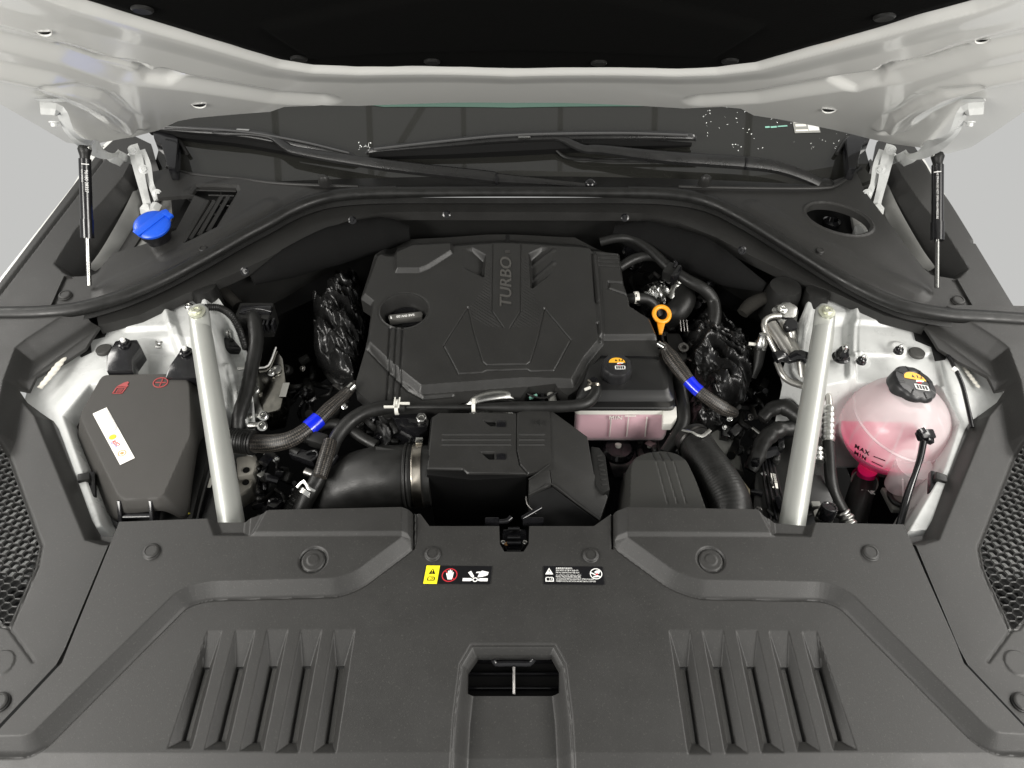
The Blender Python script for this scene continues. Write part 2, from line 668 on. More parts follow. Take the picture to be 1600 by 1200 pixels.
def slab(name, pts2, org, xd, yd, th, m, parent=None, off=0.0):
    """thin printed shape: 2-D outline in a local frame"""
    X, Yv = Vector(xd), Vector(yd)
    Zd = X.cross(Yv).normalized()
    n = len(pts2)
    V = [Vector(org) + X * a + Yv * b + Zd * (off + th) for a, b in pts2] + [Vector(org) + X * a + Yv * b + Zd * off for a, b in pts2]
    F = [tuple(range(n))] + [((i + 1) % n, i, n + i, n + (i + 1) % n) for i in range(n)]
    return mk(name, V, F, m, parent, 0)


def join_slabs(name, shapes, org, xd, yd, th, m, parent=None, off=0.0):
    X, Yv = Vector(xd), Vector(yd)
    Zd = X.cross(Yv).normalized()
    V, F = [], []
    for pts2 in shapes:
        b0, n = len(V), len(pts2)
        V += [Vector(org) + X * a + Yv * b + Zd * (off + th) for a, b in pts2] + [Vector(org) + X * a + Yv * b + Zd * off for a, b in pts2]
        F += [tuple(b0 + i for i in range(n))] + [(b0 + (i + 1) % n, b0 + i, b0 + n + i, b0 + n + (i + 1) % n) for i in range(n)]
    return mk(name, V, F, m, parent, 0)


def circ(cx, cy, rx, ry=None, n=24, a0=0, a1=360):
    ry = rx if ry is None else ry
    full = abs(a1 - a0) >= 360
    k = n if full else n + 1
    return [(cx + rx * math.cos(math.radians(a0 + (a1 - a0) * i / n)), cy + ry * math.sin(math.radians(a0 + (a1 - a0) * i / n))) for i in range(k)]


def annulus(cx, cy, rx, ry, w, n=24):
    """closed ring outline as quads"""
    out = []
    for i in range(n):
        a, b = 2 * math.pi * i / n, 2 * math.pi * (i + 1) / n
        out.append([(cx + rx * math.cos(a), cy + ry * math.sin(a)), (cx + rx * math.cos(b), cy + ry * math.sin(b)),
                    (cx + (rx - w) * math.cos(b), cy + (ry - w) * math.sin(b)), (cx + (rx - w) * math.cos(a), cy + (ry - w) * math.sin(a))])
    return out


def vnoise(X, Y, s, seed=0, octv=3):
    """smooth value noise"""
    rng = np.random.RandomState(seed)
    G = rng.rand(64, 64)
    out = np.zeros(X.shape)
    amp, tot = 1.0, 0.0
    for o in range(octv):
        u, v = X / s * 2 ** o + 100, Y / s * 2 ** o + 100
        i, j = np.floor(u).astype(int), np.floor(v).astype(int)
        fu, fv = u - i, v - j
        fu, fv = fu * fu * (3 - 2 * fu), fv * fv * (3 - 2 * fv)
        g = lambda a, b: G[a % 64, b % 64]
        out += amp * ((g(i, j) * (1 - fu) + g(i + 1, j) * fu) * (1 - fv) + (g(i, j + 1) * (1 - fu) + g(i + 1, j + 1) * fu) * fv)
        tot += amp
        amp *= 0.5
    return out / tot
K = 0.11          # the top of the bay rises towards the windscreen


def plane(z0, k=K):
    return lambda X, Y: z0 + k * np.asarray(Y, dtype=float)


# ================================================================= the car itself
car = thing("car", "white car body with its bonnet raised around the open engine bay", "car", (0, 0.4, -0.5))

# ---- black floor added to keep light out, dark wall deep in the bay
box("bay_light_stop", (0, 0.32, -0.46), (1.55, 1.15, 0.02), DARK, car, bevel=0)
box("front_crossmember", (0, -0.07, -0.25), (1.5, 0.02, 0.36), DARK, car, bevel=0)

# ---- inner wing sheets with the suspension towers (white paint)
TTL = XY([(30, 655), (45, 600), (118, 533), (178, 488), (262, 466), (332, 452), (358, 490), (386, 545), (386, 640), (345, 610), (300, 590),
          (140, 600), (98, 650), (158, 822), (128, 832), (60, 660)], -0.03, K)
OTL = XY([(-60, 560), (100, 520), (178, 488), (262, 466), (332, 452), (358, 490), (386, 545), (390, 640), (366, 668), (330, 640), (160, 640), (150, 660),
          (196, 830), (150, 860), (110, 860), (20, 700)], -0.03, K)
TTR = XY([(1238, 540), (1262, 470), (1300, 456), (1345, 476), (1400, 484), (1440, 500), (1482, 536), (1570, 600), (1560, 650), (1528, 650),
          (1470, 826), (1420, 830), (1478, 730), (1500, 660), (1466, 596), (1330, 594), (1300, 600), (1262, 610), (1240, 575)], -0.03, K)
OTR = XY([(1230, 560), (1240, 520), (1262, 470), (1300, 456), (1345, 476), (1400, 484), (1440, 500), (1500, 520), (1660, 560), (1660, 700),
          (1500, 850), (1440, 860), (1392, 832), (1456, 720), (1474, 665), (1446, 632), (1325, 632), (1300, 655), (1258, 650), (1236, 610)], -0.03, K)


def bump(X, Y, px, py, r, h, z0=-0.03):
    p = at(px, py, z0, K)
    d = np.sqrt((X - p.x) ** 2 + (Y - p.y) ** 2)
    return h * (1 - S(d - r * 0.6, r * 0.5))


def towerL(X, Y):
    z = -0.03 + K * Y - 0.17 * S(sdpoly(X, Y, TTL), 0.05)
    p1 = XY([(170, 520), (215, 495), (262, 505), (300, 500)], -0.03, K)
    z = z + 0.008 * (1 - S(sdpoly(X, Y, XY([(178, 505), (205, 488), (262, 490), (268, 512), (200, 515)], -0.03, K)), 0.008))
    z = z + 0.006 * (1 - S(dline(X, Y, XY([(265, 492), (280, 540), (282, 590)], -0.03, K)) - 0.004, 0.008))
    z = z - 0.022 * (1 - S(sdpoly(X, Y, XY([(225, 540), (285, 540), (290, 585), (225, 590)], -0.03, K)), 0.022))
    z = z - 0.05 * (1 - S(sdpoly(X, Y, XY([(345, 500), (375, 540), (382, 640), (352, 640)], -0.03, K)), 0.02))
    z = z + 0.014 * (1 - S(dline(X, Y, XY([(322, 478), (352, 560), (372, 640)], -0.03, K)) - 0.003, 0.008))
    z = z + bump(X, Y, 355, 560, 0.022, 0.01) + bump(X, Y, 372, 600, 0.02, 0.01)
    return z + 0.0025 * (vnoise(X, Y, 0.06, 3, 2) - 0.5)


def towerR(X, Y):
    z = -0.03 + K * Y - 0.17 * S(sdpoly(X, Y, TTR), 0.035)
    z = z + 0.009 * (1 - S(sdpoly(X, Y, XY([(1335, 492), (1345, 480), (1395, 494), (1398, 508), (1338, 504)], -0.03, K)), 0.008))
    z = z + 0.008 * (1 - S(dline(X, Y, XY([(1332, 480), (1330, 540), (1330, 590)], -0.03, K)) - 0.004, 0.007))
    z = z - 0.018 * (1 - S(sdpoly(X, Y, XY([(1300, 500), (1325, 500), (1325, 550), (1295, 550)], -0.03, K)), 0.02))
    z = z + 0.012 * (1 - S(dline(X, Y, XY([(1262, 480), (1250, 520), (1245, 560)], -0.03, K)) - 0.003, 0.008))
    z = z - 0.006 * (1 - S(sdpoly(X, Y, XY([(1340, 555), (1460, 555), (1470, 600), (1340, 610)], -0.03, K)), 0.006))
    z = z + bump(X, Y, 1402, 545, 0.017, 0.006) + bump(X, Y, 1345, 560, 0.017, 0.006)
    return z + 0.0025 * (vnoise(X, Y, 0.06, 5, 2) - 0.5)


hfield("inner_wing", towerL, OTL, 0.0016, WHP, car, thick=0.004, smooth=60)
hfield("inner_wing", towerR, OTR, 0.0016, WHP, car, thick=0.004, smooth=60)

for s in (-1, 1):
    mk("dark_mesh_backing", [(s * .66, -.5, -.24), (s * .66, 1.1, -.24), (s * .88, 1.1, -.20), (s * .88, -.5, -.20)], [(0, 1, 2, 3) if s < 0 else (3, 2, 1, 0)], DARK, car)  # dark sheet added to hide the bright world below the hexagon mesh
    mk("dark_cowl_backing", [(s * .38, .62, -.06), (s * .38, 1.1, -.02), (s * .90, 1.1, -.04), (s * .90, .42, -.10), (s * .70, .42, -.10)], [(0, 1, 2, 3, 4)], DARK, car)  # dark sheet added to close the bright gaps around the cowl
    g_ = [(1600 - x if s > 0 else x, y) for x, y in [(-40, 700), (24, 700), (72, 850), (40, 905), (-40, 880)]]
    hfield("wing_rail", lambda X, Y: -.045 + K * Y + .012 * vnoise(X, Y, .05, 4, 2), XY(g_, -.045, K), .004, WHP, car, thick=.02)
# seam sealant beads, rubber plugs and oval openings on the inner wings
hose("sealant_bead", [(112, 538, .028), (98, 560, .026), (84, 580, .024), (62, 606, .02)], [.0055, .0065, .0070, .005], SEAL, car, ribs=90, ribamp=.0007, flat=.35, step=.002)
hose("sealant_bead", [(1504, 568, .012), (1514, 585, .010), (1530, 606, .008)], [.003, .004, .003], SEAL, car, ribs=120, ribamp=.001, flat=.35, step=.002)
for px, py, r in ((162, 546, .0125), (1433, 551, .0125)):
    p = at(px, py, -.026, K)
    lathe("rubber_plug", [(r * 1.1, -.004), (r * 1.1, .001), (r, .0022), (r * .5, .0022)], p, RUBD, car, 24)
for pts in ([(112, 535), (138, 500), (170, 484), (176, 500), (162, 524), (140, 530), (142, 548), (126, 556), (119, 548), (122, 536)],
            [(1425, 506), (1450, 500), (1480, 538), (1478, 560), (1462, 562), (1456, 540), (1432, 530)]):
    pxprism("wing_opening", pts, -.025, .004, DARK, car, k=K, bevel=0)
for pts in ([(202, 478), (230, 470), (262, 462), (262, 474), (250, 480), (238, 489), (212, 484)],
            [(1330, 474), (1352, 472), (1390, 484), (1388, 492), (1372, 497), (1352, 490)]):
    pxprism("wing_opening", pts, -.02, .004, DARK, car, k=K, bevel=0)

# ---- outer wings: painted skin seen as a thin line outside the dark covers
def skin(X, Y):
    return 0.012 + K * Y - 0.9 * np.maximum(0, np.abs(X) - 0.925) ** 1.1


hfield("front_wing", plane(0.004), XY([(1400, 200), (1432, 226), (1446, 242), (1603, 512), (1680, 640), (1640, 660), (1560, 500), (1425, 256), (1392, 225)], .012, K), .006, WH, car, thick=.05)
hfield("front_wing", plane(0.008), XY([(206, 206), (178, 209), (138, 243), (113, 287), (0, 430), (-60, 512), (-40, 540), (20, 450), (124, 310), (158, 262), (190, 235), (215, 222)], .012, K), .006, WH, car, thick=.05)

# ---- bonnet: inner panel seen from below, liner, flange
YH, ZH, TH, HW, CR = 0.85, 0.17, 0.78, 0.80, 0.078


def Hd(X, Y):
    X, Y = np.asarray(X, float), np.asarray(Y, float)
    return ZH + TH * (YH - Y) + CR * (1 - (X / HW) ** 2)


HOODPX = [(-70, 96), (0, 155), (60, 190), (100, 214), (125, 219), (160, 214), (190, 208), (204, 206), (245, 195), (275, 180), (300, 175),
          (420, 165), (442, 157), (500, 155), (560, 156), (650, 153), (800, 152), (1000, 157), (1070, 161), (1130, 158), (1160, 161), (1180, 172),
          (1220, 178), (1300, 193), (1360, 208), (1395, 216), (1440, 222), (1484, 232), (1521, 222), (1560, 196), (1600, 168), (1680, 100)]
hood_pts = [tuple(hit(x, y, Hd))[:2] for x, y in HOODPX]
hood_out = hood_pts + [(0.86, 0.05), (0.80, -0.08), (0.4, -0.14), (-0.4, -0.14), (-0.80, -0.08), (-0.86, 0.05)]
LIN = [(100, -12), (134, 0), (260, 39), (395, 80), (440, 93), (490, 101), (560, 104), (800, 107), (1060, 107), (1120, 105), (1180, 97), (1364, 45), (1442, 21), (1519, 0), (1552, -12)]
lin_pts = [tuple(hit(x, y, lambda X, Y: Hd(X, Y) - .010))[:2] for x, y in LIN]
lin_out = lin_pts + [(0.60, 0.02), (0.52, -0.06), (-0.52, -0.06), (-0.60, 0.02)]


def hl(px):
    return [tuple(hit(x, y, Hd))[:2] for x, y in px]


_ridge = [hl(r) for r in ([(-20, 42), (60, 62), (110, 75), (200, 108), (300, 120), (430, 142), (500, 146)], [(1620, 45), (1530, 66), (1490, 80), (1400, 108), (1300, 122), (1180, 143), (1100, 148)])]
_fl = [hl(r) for r in ([(-20, 95), (60, 112), (120, 135), (165, 160), (200, 190)], [(1620, 95), (1540, 112), (1480, 132), (1430, 160), (1395, 190)])]
_fl2 = [hl(r) for r in ([(60, 112), (110, 120), (160, 135), (205, 172), (212, 195)], [(1540, 112), (1480, 125), (1440, 140), (1395, 170), (1385, 200)])]
_em = [hl(r) for r in ([(100, 68), (138, 80), (200, 84), (222, 92), (218, 105), (160, 90)], [(222, 104), (250, 98), (300, 112), (260, 122), (230, 118)],
                       [(1500, 70), (1462, 82), (1400, 88), (1380, 96), (1384, 108), (1440, 92)], [(1380, 106), (1345, 108), (1300, 124), (1340, 130), (1372, 120)])]


def hood_f(X, Y):
    z = Hd(X, Y)
    # the panel is formed: a bright lip round the liner, a stepped middle, beads and shallow embossings (all downwards, towards the viewer)
    d = sdpoly(X, Y, lin_out)
    z = z - 0.018 * np.clip((d - 0.001) / 0.016, 0, 1) + 0.006 * S(d - .030, .05)
    for r in _ridge:
        z = z + 0.012 * (1 - S(dline(X, Y, r) - 0.004, 0.035))
    for r in _fl:
        z = z - 0.016 * (1 - S(dline(X, Y, r) - 0.006, 0.03))
    for r in _fl2:
        z = z + 0.008 * (1 - S(dline(X, Y, r) - 0.002, 0.012))
    for e in _em:
        z = z + 0.010 * (1 - np.clip(sdpoly(X, Y, e) / .009, 0, 1))
    return z + 0.003 * (vnoise(X, Y, 0.25, 7, 2) - 0.5)


hoodholes = []
for px, py, r in ((310, 163, .011), (1296, 171, .011), (68, 50, .009), (1535, 62, .009)):
    c = hit(px, py, hood_f)
    hoodholes.append([(c.x + r * math.cos(a), c.y + r * 0.85 * math.sin(a)) for a in [2 * math.pi * i / 14 for i in range(14)]])
hood = hfield("bonnet", hood_f, hood_out, 0.0035, WH, car, holes=[], thick=-0.006, smooth=40)
ORG_OF[hood] = ORG_OF[car]
for px, py, r in ((310, 163, .0125), (1296, 171, .0125), (68, 50, .0085), (1535, 62, .0085)):
    c = hit(px, py, hood_f)
    v_ = (CAM - c).normalized()
    n_ = (Vector((0, -.615, -.788)) + v_ * .42).normalized()
    c = c + v_ * .004
    lathe("hole_boss", [(r * 1.22, -.005), (r * 1.12, -.0008), (r * 1.05, .0002), (r * 1.0, -.001), (r * .98, -.006)], c, WH, hood, 32, n_, smooth=60)
    lathe("hole_shade_disc", [(r, -.003), (r * .99, -.0022), (r * .2, -.0022)], c, DARK, hood, 28, n_)  # black disc stands in for the shade inside the hole
hfield("outer_skin", lambda X, Y: Hd(X, Y) + 0.022 + 0.4 * np.minimum(0, YH - Y - 0.02), hood_out, 0.03, WH, hood, thick=.002)


def lin_f(X, Y):
    z = Hd(X, Y) - 0.010 - 0.010 * S(-sdpoly(X, Y, lin_out), 0.03)
    for r in _lr:
        z = z - 0.010 * (1 - S(sdpoly(X, Y, r), 0.012))
    return z + 0.002 * (vnoise(X, Y, 0.05, 11, 2) - 0.5)


_lr = [[(-0.32, 0.40), (-0.30, 0.50), (0.30, 0.50), (0.32, 0.40), (0.1, 0.33), (-0.1, 0.33)], [(-0.4, 0.05), (-0.38, 0.25), (-0.1, 0.3), (0.1, 0.3), (0.38, 0.25), (0.4, 0.05)]]
LINM = mat("bonnet_liner_felt", (0.003, 0.003, 0.0028), 1.0, spec=0.05, grain=0.8, gscale=250)
hfield("bonnet_liner", lin_f, lin_out, 0.005, LINM, hood, thick=-0.008, smooth=60)
hn = Vector((0, -TH, -1)).normalized()
for px, py in ((467, 90), (675, 95), (936, 97), (1141, 94), (222, 13), (1382, 25)):
    c = hit(px, py, lin_f)
    lathe("liner_clip", [(.013, 0), (.013, .002), (.011, .004), (.006, .0035)], c, PL3, hood, 22, hn)

# ---- windscreen, dash edge, scuttle
WZ, WY, WK = 0.112, 0.823, 0.5


def Ws(X, Y):
    return WZ + WK * (np.asarray(Y, float) - WY) - 0.05 * np.asarray(X, float) ** 2


GL = mat("windscreen_glass", (0.018, 0.018, 0.016), 0.03, spec=0.7)
wpx = [(236, 330), (250, 214), (262, 190), (300, 120), (1300, 120), (1345, 200), (1362, 330)]
hfield("windscreen", lambda X, Y: Ws(X, Y), [(-0.78, 0.80), (-0.72, 1.35), (0.72, 1.35), (0.78, 0.80)], .02, GL, car, thick=.005)
# seal between glass and scuttle, green strip lying on the glass below the bonnet edge
GRN = mat("green_strip_colour", (0.075, 0.13, 0.105), 0.1)
_g = [tuple(hit(x, y, Ws))[:2] for x, y in [(520, 150), (1020, 150), (1060, 161), (1000, 167), (800, 169), (600, 168), (540, 160)]]
hfield("green_glass_strip", lambda X, Y: Ws(X, Y) + .002, _g, .01, GRN, car, thick=.001)

# ---- firewall behind the engine
fw = [(157, 506), (218, 490), (297, 453), (360, 425), (420, 398), (480, 366), (543, 342), (597, 329), (649, 328)]
fwm = fw + [(1600 - x, y) for x, y in reversed(fw)]
V, F = [], []
for i, (x, y) in enumerate(fwm):
    p = at(x, y, -.008, K)
    V += [p, p + Vector((0, .012, -.05)), p + Vector((0, .04, -.42))]
for i in range(len(fwm) - 1):
    for j in range(2):
        a = i * 3 + j
        F.append((a, a + 1, a + 4, a + 3))
mk("firewall", V, F, PL3, car, 25)
hose("insulation_pad", [(395, 438, .03), (450, 412, .035), (520, 385, .04), (600, 366, .045), (640, 364, .045)], [.01, .03, .04, .035, .015], FELT, car, flat=1.0)
hose("insulation_pad", [(1195, 450, .03), (1140, 425, .035), (1090, 400, .04), (1010, 372, .045), (960, 362, .045)], [.01, .03, .04, .035, .015], FELT, car, flat=1.0)
for px, py in ((551, 344), (698, 335), (976, 340), (1159, 391), (383, 424)):
    c = at(px, py, .035, K)
    lathe("firewall_screw", [(.008, 0), (.008, .003), (.005, .004), (.005, .002), (.0025, .002), (.0025, .006), (.001, .006)], c, PLG, car, 18, (0, -.8, .6))
for s, px, py, r in ((1, 1225, 455, .032), (-1, 320, 455, .026), (1, 1275, 462, .024)):
    c = at(px, py, -.02, K)
    lathe("rubber_grommet", [(r * 1.1, -.06), (r, .0), (r * .9, .012), (r * .6, .014)], c, PL3, car, 28)
hose("foam_strip", [(1160, 490, -.0), (1175, 475, .01), (1205, 462, .02), (1250, 452, .025)], [.012, .015, .013, .01], FOAM, car, flat=.8)
hose("foam_strip", [(335, 442, .02), (352, 458, .01), (372, 478, .0)], [.008, .012, .012], FOAM, car, flat=.8)

# ================================================================= radiator cover across the front
rc = thing("radiator_cover", "wide grey plastic cover across the front with ten louvres and a latch recess", "radiator cover", (0, -0.15, -0.1))
fc_px = [(192, 824), (326, 819), (394, 819), (425, 808), (645, 803), (657, 803), (671, 822), (780, 822), (781, 850), (788, 862), (818, 862), (826, 850),
         (827, 822), (928, 822), (955, 803), (1178, 807), (1196, 819), (1262, 825), (1406, 828), (1487, 1012), (1499, 1044), (1595, 1146), (1675, 1230)]
fc_out = XY(fc_px, 0, K)
fc_out = fc_out + [(0.95, -0.46), (-0.95, -0.46)] + XY([(-74, 1230), (6, 1148), (104, 1043), (115, 1015)], 0, K)
CEN = XY([(-120, 1184), (42, 1182), (70, 1170), (295, 945), (330, 937), (530, 932), (566, 918), (650, 855), (650, 780), (958, 780), (958, 855), (1044, 918), (1075, 930), (1095, 935),
          (1285, 938), (1312, 948), (1520, 1158), (1550, 1177), (1600, 1180), (1720, 1180), (1720, 1400), (-120, 1400)], 0, K)
CEN = rounded(CEN, .012)
yA = at(800, 1176, 0, K).y
LVL = [((324, 985), (346, 985), (298, 1172), (262, 1170), (312, 324 - 0, 291, 282)), ]
louv = [  # outer corners tl tr br bl, slot corners tl tr br bl
    ((324, 985), (347, 985), (299, 1172), (261, 1170), (313, 1037), (324, 1037), (292, 1153), (281, 1152)),
    ((368, 984), (399, 984), (355, 1174), (319, 1172), (366, 1036), (377, 1036), (349, 1154), (337, 1153)),
    ((417, 983), (450, 983), (411, 1176), (375, 1174), (419, 1035), (430, 1035), (404, 1156), (393, 1155)),
    ((470, 983), (503, 983), (467, 1177), (431, 1177), (471, 1035), (483, 1035), (461, 1157), (449, 1156)),
    ((522, 983), (555, 983), (525, 1178), (489, 1177), (524, 1035), (536, 1035), (518, 1157), (506, 1157))]
louv = [tuple((x, y) for x, y in l) for l in louv]
lou2 = [tuple((1600 - x, y + 1) for x, y in (l[1], l[0], l[3], l[2], l[5], l[4], l[7], l[6])) for l in louv]
LOU, SLOTS = [], []
for l in louv + lou2:
    w = XY(l, 0, K)
    LOU.append(w)
    SLOTS.append([w[4], w[5], w[6], w[7]])
LAT = XY([(737, 1009), (866, 1009), (882, 1038), (892, 1120), (905, 1330), (697, 1330), (710, 1120), (720, 1038)], 0, K)
LATH = XY([(746, 1023), (862, 1023), (874, 1045), (874, 1080), (730, 1080), (731, 1045)], -.006, K)
GUS = [XY([(322, 800), (397, 800), (393, 846), (338, 846)], 0, K), XY([(1278, 800), (1196, 800), (1200, 846), (1263, 848)], 0, K)]
BLK = [XY([(425, 790), (644, 790), (644, 846), (394, 847)], 0, K), XY([(957, 790), (1178, 790), (1208, 848), (958, 847)], 0, K)]
BTN = [(490, 877), (1110, 877)]


def fcf(X, Y):
    z = K * Y
    dc = sdpoly(X, Y, CEN)
    z = z + 0.0145 * np.clip(dc / 0.0195, 0, 1) - 0.0016 * np.exp(-((dc + .0004) / .0013) ** 2)
    z = z - 0.35 * np.maximum(0, yA - Y)
    yB = at(800, 925, 0, K).y
    
    for w in LOU:
        tl, tr, br, bl, a, b, c, d = w
        ln = lambda p, q: p[0] + (q[0] - p[0]) * (Y - p[1]) / (q[1] - p[1])
        xo, xi, xj, xp = ln(tl, bl), ln(a, d), ln(b, c), ln(tr, br)
        dl = (X - xo) / np.maximum(xi - xo, .002)
        dr = (xp - X) / np.maximum(xp - xj, .002)
        dt = (tl[1] - Y) / (tl[1] - a[1])
        db = (Y - bl[1]) / (d[1] - bl[1])
        dd = np.clip(np.minimum(np.minimum(dl, dr), np.minimum(dt, db)), 0, 1)
        z = z - 0.0115 * dd
    dl = sdpoly(X, Y, LAT)
    z = z + 0.004 * S(0.010 - dl, .004) * (dl > -.002) * 0 - 0.022 * S(-dl - .001, 0.018)
    z = z - 0.0015 * np.exp(-((dl - .001) / .0016) ** 2)
    for g in GUS:
        z = z - 0.010 * S(-sdpoly(X, Y, g), .011)
    for g in BLK:
        z = z + 0.004 * S(-sdpoly(X, Y, g), .006)
    z = z - 0.006 * np.exp(-(dline(X, Y, [SEAM[0], SEAM[1]]) / .0014) ** 2) - 0.006 * np.exp(-(dline(X, Y, [SEAM[2], SEAM[3]]) / .0014) ** 2)
    for px, py in BTN:
        p = at(px, py, .01, K)
        d = np.sqrt((X - p.x) ** 2 + (Y - p.y) ** 2)
        z = z - 0.004 * (1 - S(d - .0175, .0035)) + 0.0035 * (1 - S(d - .0155, .0022)) + 0.001 * (1 - S(d - .008, .001))
    return z


SEAM = [tuple(at(646, 800, 0, K))[:2], tuple(at(646, 856, 0, K))[:2], tuple(at(957, 800, 0, K))[:2], tuple(at(957, 856, 0, K))[:2]]
hfield("cover_panel", fcf, fc_out, 0.00115, PL, rc, holes=SLOTS + [LATH], thick=0.012, smooth=55)
SLM = mat("vent_insert_plastic", (0.045, 0.044, 0.041), 0.35, grain=.3)
for s in SLOTS:
    q = [Vector((x, y, float(K * y) - .0155)) for x, y in s]
    c = sum(q, Vector()) / 4
    q = [c + (p - c) * 1.02 + Vector((.0022 if c.x < 0 else -.0022, -.002, 0)) for p in q]
    prism("vent_insert", q, .003, SLM, rc, bevel=.0006, seg=1)

CLIP = []


def clip(parent, px, py, z0, r=.0115, m=PL, nrm=(0, -.11, 1)):
    p = at(px, py, z0, K)
    lathe("push_clip", [(r * 1.12, -.002), (r * 1.12, .0008), (r, .0016), (r * .98, .0036), (r * .86, .0046), (r * .72, .0048), (r * .7, .0038), (r * .2, .0038)],
          p, m, parent, 26, nrm)


for px, py in ((237, 862), (1360, 864)):
    clip(rc, px, py, .0145)
for px, py in ((676, 866), (923, 868)):
    clip(rc, px, py, -.0005, r=.0105)
# bonnet striker pit
LB = thing("bonnet_latch", "black bonnet latch with its striker wire inside the recess of the front cover", "latch", tuple(at(800, 1060, -.06, K)))
box("latch_housing", at(800, 1050, -.08, K), (.19, .12, .02), DARK, LB, bevel=.002)
for dy in (0, .02, .038):
    box("housing_rib", at(800, 1078, -.065, K) + Vector((0, dy, 0.004)), (.15, .003, .008), PLG, LB, bevel=.001)
hose("striker_wire", [(771, 1031, -.03), (775, 1037, -.034), (790, 1037, -.034), (812, 1037, -.034), (828, 1037, -.034), (834, 1030, -.03)], .0035, PLG, LB)
hose("release_rod", [(803, 1041, -.034), (803, 1062, -.045), (803, 1084, -.055)], .0024, STB, LB)

# ---- warning labels stuck on the cover
def frame_on(px0, py0, px1, py1, z0, k=K, lift=.0006):
    a, b = at(px0, py0, z0, k), at(px1, py1, z0, k)
    x = (b - a).normalized()
    n = Vector((0, -k, 1)).normalized()
    y = n.cross(x).normalized()
    return a + n * lift, x, y


wl = thing("warning_sticker", "black warning label with yellow field, crossed hand and fan blade pictograms", "sticker", tuple(at(713, 912, 0, K)))
o, xd, yd = frame_on(662, 912, 765, 913, .0005)
yd = (yd + xd * .10).normalized()
W = (at(765, 913, 0, K) - at(662, 912, 0, K)).length
H = (at(700, 886, 0, K) - at(700, 914, 0, K)).length
slab("sticker_base", [(.0, 0), (W, 0), (W, H), (0, H)], o, xd, yd, .0003, BPR, wl)
slab("yellow_field", [(-.0005, -.0005), (W * .2, -.0005), (W * .2, H), (-.0005, H)], o, xd, yd, .0003, YEL, wl, .0004)
u = W / 105.0
tri = lambda cx, cy, r: [(cx - r, cy - r * .75), (cx + r, cy - r * .75), (cx, cy + r)]
slab("warning_triangle", [(a * u, b * u) for a, b in tri(10.5, 20, 5.5)], o, xd, yd, .0002, BPR, wl, .0008)
join_slabs("exclamation_mark", [[(10 * u, 19.5 * u), (11 * u, 19.5 * u), (11.3 * u, 23 * u), (9.7 * u, 23 * u)], [(10 * u, 17 * u), (11 * u, 17 * u), (11 * u, 18.3 * u), (10 * u, 18.3 * u)]], o, xd, yd, .0002, YEL, wl, .0011)


def book(cx, cy, s, m, m2, par, oo, xx, yy, off):
    join_slabs("book_symbol", [[((cx + a * s), (cy + b * s)) for a, b in [(-7, -4), (7, -4), (7, 2), (5, 4), (.5, 4), (0, 3.2), (-.5, 4), (-5, 4), (-7, 2)]]], oo, xx, yy, .0002, m, par, off)
    join_slabs("book_page", [[((cx + a * s), (cy + b * s)) for a, b in q] for q in ([(-5, -2.6), (-.5, -2.6), (-.5, 2.6), (-5, 2.6)], [(.5, -2.6), (5, -2.6), (5, 2.6), (.5, 2.6)])], oo, xx, yy, .0002, m2, par, off + .0003)
    join_slabs("page_mark", [[((cx + a * s), (cy + b * s)) for a, b in [(1.6, -2), (2.6, -2), (4, 2), (3, 2)]]], oo, xx, yy, .0002, m, par, off + .0006)


book(10.5 * u, 8 * u, .85 * u, BPR, YEL, wl, o, xd, yd, .0008)
join_slabs("prohibition_ring", annulus(39 * u, 14.5 * u, 12.5 * u, 11.5 * u, 1.5 * u) + [[(30 * u, 21.5 * u), (31.2 * u, 22.6 * u), (48 * u, 7.5 * u), (46.8 * u, 6.4 * u)]], o, xd, yd, .0002, RPR, wl, .0004)
hand = [(33, 17), (34.5, 18), (35.6, 15), (35.6, 21.5), (37.2, 22), (37.6, 16.5), (38.2, 23.5), (39.8, 23.5), (40.1, 16.5), (41, 22.3), (42.6, 22), (42.4, 16), (43.6, 19.6), (45, 19.2), (44.6, 12), (43.6, 7), (37, 7), (35.6, 10.5)]
slab("hand_symbol", [(a * u, b * u) for a, b in hand], o, xd, yd, .0002, WPR, wl, .0008)
join_slabs("fan_symbol", [[(a * u, b * u) for a, b in q] for q in (
    [(61, 4.5), (73, 4.5), (77, 6), (77, 8), (73, 9.5), (61, 9.5)], [(101, 4.5), (89, 4.5), (85, 6), (85, 8), (89, 9.5), (101, 9.5)],
    [(68, 19), (72.5, 22), (78.5, 13), (78, 10.5), (76, 10.5), (74, 12)],
    [(84, 11), (86, 18), (90, 22.5), (101, 20), (100, 15), (92, 12)], [(80.5, 18.5), (82, 20.5), (88, 21), (87, 18)])] + annulus(81 * u, 7 * u, 4.2 * u, 3.8 * u, 1.6 * u, 14), o, xd, yd, .0002, WPR, wl, .0006)

